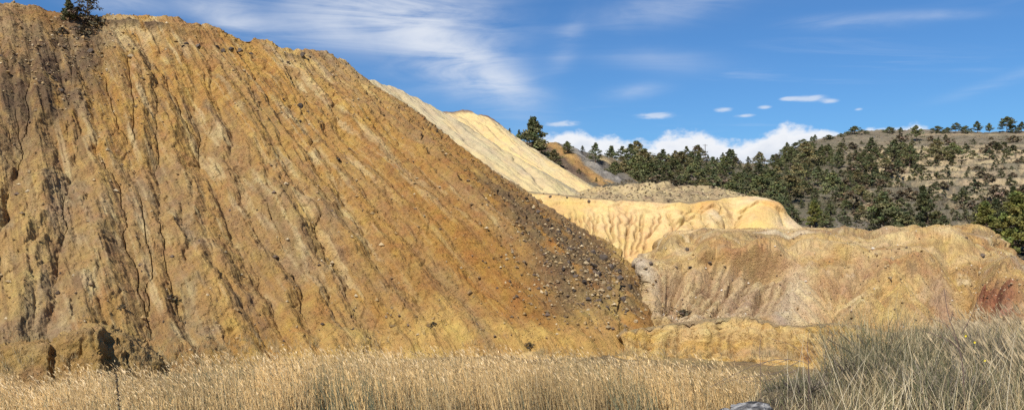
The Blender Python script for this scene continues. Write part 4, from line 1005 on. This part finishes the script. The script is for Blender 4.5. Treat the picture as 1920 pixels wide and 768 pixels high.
def boulder(sheet, px, py, wpx, kind, label, group=None):
    p = place(sheet, px, py); o = bpy.data.objects.new('boulder', random.choice(rocks[kind])); C.objects.link(o)
    s = wpx / F * p[1] * .5; o.location = (p[0], p[1] - .15 * s, p[2] + .08 * s); o.scale = (s, s, s * random.uniform(.8, 1.1)); o.rotation_euler = (random.uniform(-.4, .4), random.uniform(-.4, .4), random.uniform(0, 6.28))
    return tag(o, label, 'boulder', group)
SC = 'boulders lying in the scree chute'
B = [(1129, 480, 17, 'd'), (1113, 499, 17, 'd'), (1121, 514, 14, 'd'), (1146, 497, 14, 'd'), (1165, 519, 13, 'd'), (1159, 509, 9, 'd'), (1181, 537, 13, 'd'), (1142, 539, 12, 'd'), (1169, 560, 13, 'd'), (1105, 486, 10, 'd'), (1097, 493, 12, 't'), (1066, 431, 13, 'd'), (1070, 466, 13, 'd'), (1077, 476, 9, 't'), (1079, 516, 12, 'd'), (1096, 528, 10, 'd'), (1157, 528, 10, 't'), (1124, 543, 12, 't'), (1132, 528, 8, 't'), (1090, 455, 10, 'd'), (1085, 444, 8, 'd'), (1045, 432, 10, 'd'), (1052, 448, 8, 't'), (1110, 470, 9, 'd'), (1150, 515, 8, 't'), (1100, 510, 9, 't'), (1066, 490, 8, 'd'), (1125, 560, 9, 'd'), (1102, 560, 10, 'd'), (1175, 580, 9, 't'), (1010, 395, 9, 'd'), (1025, 412, 10, 'd'), (990, 372, 9, 'd'), (1000, 388, 7, 't'), (1140, 575, 8, 'd'), (1075, 545, 8, 'd'), (1055, 505, 8, 'd'), (1040, 470, 7, 't')]
for k, (x, y, w, kd) in enumerate(B):
    if k == 0: lab = 'largest dark purple-brown boulder high in the scree chute beside the yellow bench'
    elif k == 6: lab = 'black boulder at the narrow bottom of the scree chute beside the ribbed face'
    else:
        z = 'at the upper end of the scree by the yellow bench' if y < 440 else 'in the upper scree chute' if y < 490 else 'in the middle of the scree chute' if y < 525 else 'in the lower scree chute, above the ochre cliff'
        lab = ('dark brown angular boulder ' if kd == 'd' else 'pale tan boulder ') + z
    boulder('heap', x, y, w * 1.3, kd, lab, SC)
for x, y, w, kd, sh, lab in ((1220, 491, 13, 'd', 'lower_bench', 'black boulder perched on the nose of the ribbed face'), (1188, 497, 15, 'd', 'heap', 'dark boulder wedged where the scree meets the yellow bench'), (1207, 503, 12, 't', 'lower_bench', 'pale boulder on the nose of the ribbed face, left of the black one'),
                             (1190, 600, 11, 't', 'heap', 'round yellow boulder at the left end of the ochre cliff top'), (1332, 492, 13, 'd', 'lower_bench', 'grey boulder on the lip of the ribbed face, near its middle'), (1356, 497, 10, 't', 'lower_bench', 'pale boulder on the lip of the ribbed face, right of the grey one'), (1270, 499, 9, 'd', 'lower_bench', 'small dark boulder at the top of the ribbed face, left of two'), (1291, 501, 9, 'd', 'lower_bench', 'small dark boulder at the top of the ribbed face, right of two'), (1290, 466, 11, 'd', 'lower_bench', 'low dark rock lump on the bench above the ribbed face'),
                             (242, 106, 16, 't', 'heap', 'pale round boulder high on the big heap, upper of two'), (269, 146, 13, 't', 'heap', 'pale flat boulder on the big heap, lower of two'), (118, 168, 18, 'd', 'heap', 'dark boulder alone on the left upper face of the big heap'), (170, 95, 15, 'd', 'heap', 'dark boulder at the lower edge of the dark waste patch'), (205, 222, 8, 'd', 'heap', 'small dark stone in the middle of the left gullied face'), (566, 197, 14, 'd', 'heap', 'dark slab on the upper right face of the big heap'), (562, 228, 9, 'd', 'heap', 'small dark rock below the dark slab'), (637, 298, 14, 'd', 'heap', 'dark rock in the middle of the smooth right face'), (570, 102, 14, 'd', 'heap', 'dark rock heaped on the skyline crest of the big heap'), (582, 104, 11, 'd', 'heap', 'second dark rock on the skyline crest, just right of the first'), (542, 115, 8, 'd', 'heap', 'little dark rock just under the skyline crest rocks'),
                             (1674, 484, 12, 't', 'lower_bench', 'pale flat stone on the brown slope of the bench, right'), (1640, 475, 9, 't', 'lower_bench', 'small pale stone left of the pale flat stone on the bench'), (1666, 522, 9, 't', 'lower_bench', 'pale grey stone at the top of the ochre patch'), (1812, 444, 10, 'd', 'lower_bench', 'dark stone on the right end of the bench skyline'), (1842, 478, 12, 'd', 'lower_bench', 'dark boulder where the bench drops at the right')):
    boulder(sh, x, y, w, kd, lab)
for k, (x, y) in enumerate(((343, 84), (352, 80), (371, 85), (409, 86), (417, 93), (435, 90), (446, 97), (452, 93), (473, 99))):
    boulder('heap', x, y, random.uniform(6, 13), 'd', 'dark rock in the black ledge under the heap crest, %s from the left' % ORD[k], 'rocks of the dark ledge under the crest')
for k, (x, y, w) in enumerate(((1018, 353, 7), (1031, 359, 10), (1047, 355, 6), (1063, 360, 9), (1089, 361, 6), (1104, 367, 8))):
    boulder('yellow_bench', x, y + 8, w, 'd', 'dark rock in the row along the back of the yellow bench, %s from the left' % ORD[k], 'rocks along the back of the yellow bench')

def stones(name, label_sheet, n, dens, smin, smax, cols, seed):
    r = np.random.default_rng(seed); G = SHEETS[label_sheet]; gx, gy = proj(G); V = G.reshape(-1, 3)
    w = dens(gx, gy).ravel(); w = np.maximum(w, 0); w /= w.sum(); k = r.choice(len(V), n, p=w)
    c0 = V[k] + r.normal(0, .08, (n, 3)); s = smin * (smax / smin) ** (r.uniform(0, 1, (n, 1)) ** 2.2)
    o = np.array([(1, 0, 0), (0, 1, 0), (-1, 0, 0), (0, -1, 0), (0, 0, .8), (0, 0, -.8)], float)
    th = r.uniform(0, 6.28, n); cs, sn = np.cos(th), np.sin(th)
    q = o[None] * r.uniform(.6, 1.25, (n, 6, 1)) + r.normal(0, .12, (n, 6, 3))
    q = np.stack([q[..., 0] * cs[:, None] - q[..., 1] * sn[:, None], q[..., 0] * sn[:, None] + q[..., 1] * cs[:, None], q[..., 2]], -1)
    co = (c0[:, None] + q * s[:, None] * .5).reshape(-1, 3)
    f = np.array([(0, 1, 4), (1, 2, 4), (2, 3, 4), (3, 0, 4), (1, 0, 5), (2, 1, 5), (3, 2, 5), (0, 3, 5)])
    fa = (np.arange(n)[:, None, None] * 6 + f[None]).reshape(-1, 3)
    cc = np.array(cols)[r.integers(len(cols), size=n)] * r.uniform(.7, 1.3, (n, 1))
    ob = raw_mesh(name, co, fa, cc.repeat(6, 0), M_stone, False, None, 3); ob['kind'] = 'stuff'; return ob
M_stone = plain_material('loose_stones', None, .4, 6, .95, attr=True)
SCOL = [(.30, .20, .09), (.24, .155, .075), (.12, .085, .06), (.38, .28, .15), (.20, .14, .08), (.27, .18, .08), (.42, .33, .20)]
o = stones('loose_stones', 'heap', 9000, lambda x, y: .015 + .05 * sst(y, 300, 640) + .12 * sst(fbm(x * .01, y * .02, 0, 3, 9), .05, .25) + gau(x, y, 1100, 500, 110, 75, R(35)) * 5 + gau(x, y, 960, 380, 140, 22, R(38)) * 1.0 + gau(x, y, 120, 110, 90, 80) * .8 + sst(x, 700, 1000) * .15, .09, .60, SCOL, 3)
o['label'] = 'loose stones and clods scattered over the big heap'; o['category'] = 'stones'
o = stones('bench_stones', 'lower_bench', 5000, lambda x, y: .3 + gau(x, y, 1230, 590, 90, 14) * 2 + gau(x, y, 1700, 460, 200, 30) * .8 + gau(x, y, 1850, 530, 60, 60), .08, .42, SCOL + [(.55, .48, .38)], 4)
o['label'] = 'loose stones strewn over the lower bench'; o['category'] = 'stones'
o = stones('rubble', 'rubble_mound', 2600, lambda x, y: 1.0 + 0 * x, .2, .9, [(.20, .15, .09), (.32, .25, .15), (.13, .10, .07), (.42, .34, .2)], 5)
o['label'] = 'rubble stones on the brown mounds behind the yellow bench'; o['category'] = 'stones'

# ------------------------------------------------------------------ reeds
def reeds():
    r = np.random.default_rng(77); n = 27000
    t = r.uniform(-.80, .40, n * 2); px = CX + t * F
    far = np.interp(px, [-200, 0, 200, 400, 700, 1000, 1200, 1350, 1500], [42, 42.5, 44.5, 48.5, 53, 53, 49.5, 45.5, 41]) + fbm(px * .012, 0 * px + 3, 0, 4, 18) * 7
    near = np.interp(px, [-200, 200, 450, 600, 1000, 1350, 1500], [33, 34, 38.5, 41.5, 42.5, 40.5, 37]) + fbm(px * .02, 0 * px, 0, 3, 8) * 3
    y = near + (far - near + r.normal(0, .8, n * 2)) * r.uniform(0, 1, n * 2) ** .9
    x = t * y
    keep = (vnoise(x * .5, y * .5, 0, 3) > .12)
    x, y, far = x[keep][:n], y[keep][:n], far[keep][:n]; n = len(x)
    edge = sst(far - y, -.5, 4.0)
    h = (1.75 + .95 * edge) * r.uniform(.58, 1.12, n) * (1 + fbm(x * .35, y * .35, 0, 3, 4) * .6)
    base = np.stack([x, y, np.full(n, -9.95)], -1)
    lean = np.stack([r.normal(-.17, .15, n), r.normal(0, .12, n), np.ones(n)], -1)
    tip = base + lean * h[:, None]
    tone = np.array([[.50, .385, .215], [.56, .43, .235], [.43, .345, .215], [.38, .33, .235], [.60, .49, .30]])[r.integers(5, size=n)] * r.uniform(.7, 1.2, (n, 1))
    pt = fbm(x * .22, y * .22, 0, 4, 14)[:, None]; tone *= np.array([1.44, 1.29, 1.02]) * (1 + pt * 1.1) * (1 + np.clip(pt, 0, 1) * np.array([.2, 0, -.3])); grn = r.random(n) < .10 + .35 * sst(fbm(x * .3, y * .2, 0, 3, 15), .02, .2); tone[grn] = np.array([.16, .18, .11]) * r.uniform(.7, 1.3, (grn.sum(), 1))
    S = Soup()
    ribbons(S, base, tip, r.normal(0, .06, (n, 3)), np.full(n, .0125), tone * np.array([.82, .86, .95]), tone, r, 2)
    for k in range(2):                                              # leaves
        f = r.uniform(.25, .85, n)[:, None]; b = base * (1 - f) + tip * f; th = r.uniform(0, 6.28, n); L = r.uniform(.25, .5, n)[:, None]
        out = np.stack([np.cos(th) * .38 - .12, np.sin(th) * .38, r.uniform(.5, 1.1, n)], -1)
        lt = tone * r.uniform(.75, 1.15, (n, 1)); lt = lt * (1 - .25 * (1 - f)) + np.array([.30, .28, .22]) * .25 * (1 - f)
        ribbons(S, b, b + out * L, np.array([0, 0, .07]) + 0 * b, np.full(n, .014), lt, lt, r, 1)
    # feathery heads
    hd = r.random(n) < .46; m = hd.sum(); L = r.uniform(.24, .44, m)[:, None]
    b = tip[hd] - lean[hd] * .04; th = r.normal(math.pi, .9, m)
    d = np.stack([np.cos(th) * .55, np.sin(th) * .4, r.uniform(.35, 1.0, m)], -1)
    pc = np.array([[.68, .50, .25], [.74, .57, .32], [.50, .35, .17], [.78, .62, .38]])[r.integers(4, size=m)] * r.uniform(.75, 1.15, (m, 1))
    for q in range(2):
        sd = np.stack([np.cos(q * 1.57 + 0 * th), np.sin(q * 1.57 + 0 * th), 0 * th], -1)
        c1 = b; c2 = b + d * L * .45; c3 = b + d * L + np.array([-.03, 0, -.05]); w = r.uniform(.018, .040, m)[:, None]
        V = np.stack([c1, c2 + sd * w, c3, c2 - sd * w], 1)
        S.add(V.reshape(-1, 3), np.arange(m * 4).reshape(m, 4), pc[:, None].repeat(4, 1).reshape(-1, 3))
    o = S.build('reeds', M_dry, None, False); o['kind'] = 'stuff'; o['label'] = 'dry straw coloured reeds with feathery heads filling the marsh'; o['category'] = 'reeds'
reeds()
def foot_tufts():
    """thin dry grass where the reeds give out on the foot of the heap and the cliff"""
    r = np.random.default_rng(21); S = Soup()
    for sh, n, lo, hi in (('heap', 260, 0, 1165), ('ochre_cliff', 120, 1000, 1500), ('slump', 50, 0, 320)):
        G = SHEETS[sh]; gx, gy = proj(G); V = G.reshape(-1, 3)
        w = ((gx > lo) & (gx < hi) & (V[:, 2].reshape(gx.shape) > -9.9)) * np.exp(-((gy - 690) / (26 if sh != 'heap' else 34)) ** 2); w = w.ravel() / w.sum()
        c = V[r.choice(len(V), n, p=w)].repeat(14, 0); m = len(c); b = c + r.normal(0, .12, (m, 3)) * np.array([1, 1, .2])
        tip = b + np.stack([r.normal(-.12, .3, m), r.normal(-.1, .25, m), np.ones(m)], -1) * r.uniform(.25, .8, (m, 1))
        tn = np.array([[.66, .50, .26], [.54, .40, .20], [.40, .31, .17], [.26, .23, .12]])[r.integers(4, size=m)] * r.uniform(.75, 1.2, (m, 1)); ribbons(S, b, tip, r.normal(0, .05, (m, 3)), np.full(m, .011), tn * .85, tn, r, 2)
    o = S.build('foot_grass', M_dry, None, False); o['kind'] = 'stuff'; o['label'] = 'thin dry grass tufts along the foot of the heap and cliff'; o['category'] = 'grass'
foot_tufts()

# ------------------------------------------------------------------ vegetation on the near bank
def on_bank(px, d):
    x = (np.asarray(px) - CX) / F * np.asarray(d); z = bank_z(x, np.asarray(d)); return np.stack([x, np.asarray(d) + 0 * x, z], -1)
def dry_grass():
    r = np.random.default_rng(5); S = Soup()
    def clump(n, px, d, h, lean, w, tones, segs=3):
        b = on_bank(px, d); n = len(b)
        tip = b + np.stack([r.normal(lean[0], lean[2], n), r.normal(lean[1], .15, n), np.ones(n)], -1) * h[:, None]
        tn = np.array(tones)[r.integers(len(tones), size=n)] * r.uniform(.7, 1.2, (n, 1))
        ribbons(S, b, tip, np.stack([r.normal(0, .10, n), r.normal(0, .08, n), r.normal(.0, .03, n)], -1) * h[:, None], w, tn * .8, tn, r, segs)
        return tip, tn
    straw = [(.64, .50, .28), (.74, .60, .35), (.52, .39, .20), (.40, .31, .17), (.80, .68, .44)]
    mixed = straw + [(.18, .175, .08), (.13, .14, .065), (.22, .19, .10), (.16, .12, .08), (.12, .10, .06)]
    # short tangled grass over the bank
    n = 7500; px = r.uniform(1385, 2020, n); d = 5 + r.uniform(0, 1, n) ** .7 * 8.5
    e = bank_edge((px - CX) / F * d) + 1.2 - d; k = (e > 0); px, d = px[k], d[k]
    clump(0, px, d, r.uniform(.15, .55, len(px)) * (.25 + .80 * sst(px, 1480, 1680)), (-.05, 0, .5), np.full(len(px), .0035), mixed)
    # taller dry grass, with plumes leaning left at the right-hand side
    n = 2500; px = r.uniform(1600, 2010, n); d = r.uniform(7.5, 13.5, n)
    e = bank_edge((px - CX) / F * d) + 1.0 - d; k = (e > 0) & (r.random(n) < .35 + .65 * sst(px, 1700, 1880)); px, d = px[k], d[k]; n = len(px)
    h = r.uniform(.32, .76, n) * (.42 + .46 * sst(px, 1640, 1880))
    tip, tn = clump(0, px, d, h, (-.22, 0, .20), np.full(n, .0032), mixed[:8])
    k = r.random(n) < .5; m = k.sum(); L = r.uniform(.10, .20, m)[:, None]; b = tip[k]
    dr = np.stack([r.normal(-.55, .15, m), r.normal(0, .2, m), r.uniform(.5, 1.0, m)], -1)
    for q in range(2):
        sd = np.array([math.cos(q * 1.57), math.sin(q * 1.57), 0.1]); w = r.uniform(.006, .011, m)[:, None]
        V = np.stack([b - dr * .02, b + dr * L * .4 + sd * w, b + dr * L, b + dr * L * .4 - sd * w], 1)
        S.add(V.reshape(-1, 3), np.arange(m * 4).reshape(m, 4), (np.array([.58, .46, .28]) * r.uniform(.7, 1.15, (m, 1)))[:, None].repeat(4, 1).reshape(-1, 3))
    # tufts of upright straw on the brow
    for cx, d0_, n, hh in ((1565, 11.0, 60, .85), (1600, 11.6, 70, .95), (1635, 12, 70, .9), (1700, 11.8, 50, .85), (1745, 12.2, 40, .85)):
        px = r.normal(cx, 13, n); d = r.normal(d0_, .25, n); clump(0, px, d, r.uniform(.45, 1, n) * hh, (-.12, 0, .14), np.full(n, .0034), [(.50, .39, .19), (.42, .33, .15), (.30, .26, .12), (.58, .47, .26)])
    # bright single straws in front
    n = 46; px = r.uniform(1470, 1930, n); d = r.uniform(5.5, 8.5, n)
    clump(0, px, d, r.uniform(.5, 1.0, n), (-.06, 0, .34), np.full(n, .0036), [(.68, .58, .38), (.72, .63, .44)], 4)
    o = S.build('dry_grass', M_dry, None, False); o['kind'] = 'stuff'; o['label'] = 'tangled dry grass covering the near bank at lower right'; o['category'] = 'grass'
dry_grass()

def broom(px, d, w, h, n, tones, label, seed, lean=0, name='broom_shrub'):
    r = np.random.default_rng(seed); c = on_bank(px, d)
    e = bpy.data.objects.new(name, None); C.objects.link(e); e.location = c
    s = Soup()
    for k in range(9):
        th = r.uniform(0, 6.28); q = np.array([math.cos(th), math.sin(th), 0]) * r.uniform(.1, .55) * w
        tube(s, [(0, 0, -.05), q * .4 + np.array([0, 0, h * .25]), q + np.array([lean * h * .4, 0, h * .55])], [.012, .009, .005], (.12, .09, .06), 5)
    s.build('stem', M_wood, e)
    S = Soup(); th = r.uniform(0, 6.28, n); rr = r.uniform(0, 1, n) ** .6
    b = np.stack([np.cos(th) * rr * w * .55, np.sin(th) * rr * w * .55, r.uniform(.0, .5, n) * h], -1)
    L = h * (.22 + .65 * r.uniform(0, 1, n) ** 2) * (1.1 - .4 * rr)
    dr = np.stack([np.cos(th) * rr * .55 + r.normal(lean, .28, n), np.sin(th) * rr * .55 + r.normal(0, .28, n), r.uniform(.7, 1.1, n)], -1)
    tn = np.array(tones)[r.integers(len(tones), size=n)] * r.uniform(.65, 1.3, (n, 1))
    ribbons(S, b, b + dr * L[:, None], r.normal(0, .07, (n, 3)), np.full(n, .0036), tn, tn * 1.1, r, 2)
    f = r.uniform(.3, .9, n)[:, None]; b2 = b + dr * L[:, None] * f; d2 = dr * .5 + r.normal(0, .5, (n, 3))
    ribbons(S, b2, b2 + d2 * L[:, None] * .35, r.normal(0, .02, (n, 3)), np.full(n, .0030), tn, tn, r, 1)
    S.build('foliage', M_dry, e, False)
    return tag(e, label, 'shrub', 'wiry shrubs on the near bank')
GB = [(.115, .12, .058), (.09, .092, .05), (.15, .145, .075), (.34, .28, .16), (.075, .072, .048), (.42, .35, .21)]
GR = [(.20, .16, .12), (.14, .115, .09), (.30, .25, .18), (.11, .105, .06)]
broom(1655, 9.6, 1.35, .84, 900, GB, 'largest wiry green broom shrub on the near bank, left of centre', 1, -.05)
broom(1615, 9.0, .80, .60, 650, GB + GR, 'low grey-green wiry shrub at the left end of the bank shrubs', 2)
broom(1705, 8.8, 1.1, .62, 700, GB, 'wiry green shrub just right of the largest broom', 3)
broom(1835, 10.0, 1.2, .62, 1000, GR, 'dry grey twiggy shrub among the tall grass at right', 4, -.1)
broom(1905, 9.0, 1.0, .6, 1200, GR + GB[:2], 'dry twiggy shrub cut by the right edge of the picture', 5, -.2)
broom(1500, 8.4, .7, .34, 700, GR + GB[:3], 'low twiggy shrub right of the grey lichen rock', 6, -.2)
broom(1770, 7.6, .9, .55, 1000, GR + GB[:3], 'small low twiggy shrub at the foot of the branching dead weed', 7)

def weed(name, paths, rad, col, label, mat=M_dry, flowers=(), cat='weed'):
    e = bpy.data.objects.new(name, None); C.objects.link(e); e.location = paths[0][0]; o0 = np.array(paths[0][0])
    for k, pth in enumerate(paths):
        pth = np.array(pth) - o0; t = np.linspace(0, 1, len(pth)); q = pchip(t, pth, np.linspace(0, 1, 12)); s = Soup()
        tube(s, q, np.linspace(rad, rad * .45, 12) * (1 if k == 0 else .7), col, 5); s.build('stalk' if k == 0 else 'branch', mat, e)
    for f in flowers:
        s = Soup(); c = np.array(f) - o0
        for j in range(5):
            a = j * 1.257; u = np.array([math.cos(a), -.5, math.sin(a)]) * .012; v = np.array([-math.sin(a), 0, math.cos(a)]) * .006
            s.add([c, c + u * .6 + v, c + u, c + u * .6 - v], [[0, 1, 2, 3]], (.75, .60, .05))
        s.build('flower', mat, e, False)
    return tag(e, label, cat)
def Q(pts, d): return [P(x, y, d + .12 * k) for k, (x, y) in enumerate(pts)]
def root(px, d): return on_bank(px, d)
weed('dead_weed', [[root(1812, 7)] + Q([(1806, 700), (1795, 640), (1778, 590), (1770, 540)], 7), Q([(1803, 625), (1822, 590), (1834, 560)], 7.1), Q([(1800, 655), (1775, 636), (1745, 624), (1725, 618)], 7.0), Q([(1795, 640), (1772, 606), (1742, 596)], 7.1), Q([(1783, 600), (1787, 580)], 7.2)],
     .0055, (.13, .085, .07), 'dark branching dead weed with small yellow flowers, rising above the bank grass', flowers=[P(1810, 629, 7), P(1827, 641, 7), P(1846, 675, 7)])
weed('bramble', [[root(1520, 8)] + Q([(1515, 680), (1470, 672), (1420, 682), (1370, 705), (1330, 725)], 8), Q([(1500, 676), (1450, 700), (1400, 706), (1340, 722)], 8), Q([(1480, 672), (1440, 690), (1450, 715)], 8), Q([(1440, 676), (1415, 690), (1410, 700)], 8), Q([(1500, 690), (1440, 712), (1390, 715)], 8.1), Q([(1520, 680), (1490, 650), (1440, 632)], 8.1)],
     .0045, (.16, .12, .10), 'arching bare bramble canes reaching left over the grey rock', cat='bramble')
weed('dead_stalk', [[root(1516, 7.6)] + Q([(1516, 690), (1514, 650), (1517, 617)], 7.6)], .0045, (.12, .08, .065), 'single dark upright stalk left of the green broom')
weed('dead_stalk', [[root(1428, 7.5)] + Q([(1426, 690), (1424, 655), (1428, 628)], 7.5)], .0035, (.15, .10, .08), 'thin dark upright stalk above the grey lichen rock')
weed('dead_stalk', [[root(1690, 9.5)] + Q([(1688, 620), (1680, 580), (1684, 545)], 9.5), Q([(1684, 600), (1694, 572)], 9.5)], .004, (.30, .24, .14), 'tall thin straw-brown stalk behind the largest broom')
weed('dead_stalk', [[root(1545, 8.5)] + Q([(1548, 660), (1556, 615), (1520, 605)], 8.5), Q([(1552, 640), (1580, 612), (1600, 600)], 8.5)], .004, (.14, .11, .08), 'crooked forked dark stalk at the left edge of the broom')
# seed spike in front of the reeds
def spike():
    e = bpy.data.objects.new('seed_spike', None); C.objects.link(e); b = on_bank(240, 4.5); e.location = b; top = P(218, 700, 4.5) - b
    s = Soup(); pts = np.array([[0, 0, -.05], top * .5 + np.array([.03, 0, 0]), top]); q = pchip([0, .5, 1], pts, np.linspace(0, 1, 16)); tube(s, q, np.linspace(.006, .003, 16), (.20, .14, .08), 5); s.build('stalk', M_dry, e)
    r = np.random.default_rng(3)
    for k in range(46):
        f = .70 + .30 * k / 46; c = np.array([np.interp(f, np.linspace(0, 1, 16), q[:, j]) for j in range(3)]); a = r.uniform(0, 6.28); d = np.array([math.cos(a), math.sin(a), .5]) * .011
        s = Soup(); tube(s, [c, c + d * .6, c + d * 1.2], [.002, .0055, .001], [(.16, .11, .06), (.46, .36, .22)][k % 3 == 0], 5); s.build('seed_pod', M_dry, e)
    tag(e, 'dark dry seed spike standing in front of the reeds at lower left', 'weed')
spike()
# lichened limestone block at the brow of the bank
def near_rock(px, py, d, w, h, seed, label):
    r = np.random.default_rng(seed); th = np.linspace(0, 2 * np.pi, 48, endpoint=False); ph = np.linspace(.02, np.pi - .02, 30)
    T, Pp = np.meshgrid(th, ph); D = np.stack([np.sin(Pp) * np.cos(T), np.sin(Pp) * np.sin(T), np.cos(Pp)], -1)
    V = D.copy()
    for _ in range(9):
        k = r.normal(0, 1, 3); k /= np.linalg.norm(k); V = V - np.maximum(V @ k - r.uniform(.6, .85), 0)[..., None] * k
    V *= (1 + fbm(D[..., 0] * 3 + seed, D[..., 1] * 3, D[..., 2] * 3, 4, seed) * .35 + fbm(D[..., 0] * 9 + seed, D[..., 1] * 9, D[..., 2] * 9, 3, seed) * .22)[..., None]; V *= np.array([w, w * .7, h])
    a = fbm(D[..., 0] * 4, D[..., 1] * 4, D[..., 2] * 4, 4, seed + 3); c = lerp(np.broadcast_to(col3(.13, .125, .12), V.shape), col3(.34, .33, .31), sst(a, 0, .14)); c = lerp(c, col3(.04, .04, .04), sst(-a, .02, .16))
    i = np.arange(30 * 48).reshape(30, 48); j = np.roll(i, -1, 1); f = np.stack([i[:-1], i[1:], j[1:], j[:-1]], -1).reshape(-1, 4)
    o = raw_mesh('boulder', V.reshape(-1, 3), f, c.reshape(-1, 3), M_lichen); q = P(px, py, d); o.location = q; return tag(o, label, 'boulder')
near_rock(1405, 778, 6.6, .23, .13, 4, 'grey lichen-spotted limestone rock at the bottom edge, left of the bank grass')
near_rock(1362, 784, 6.5, .16, .11, 6, 'small grey rock at the bottom edge, left of the larger lichen rock')
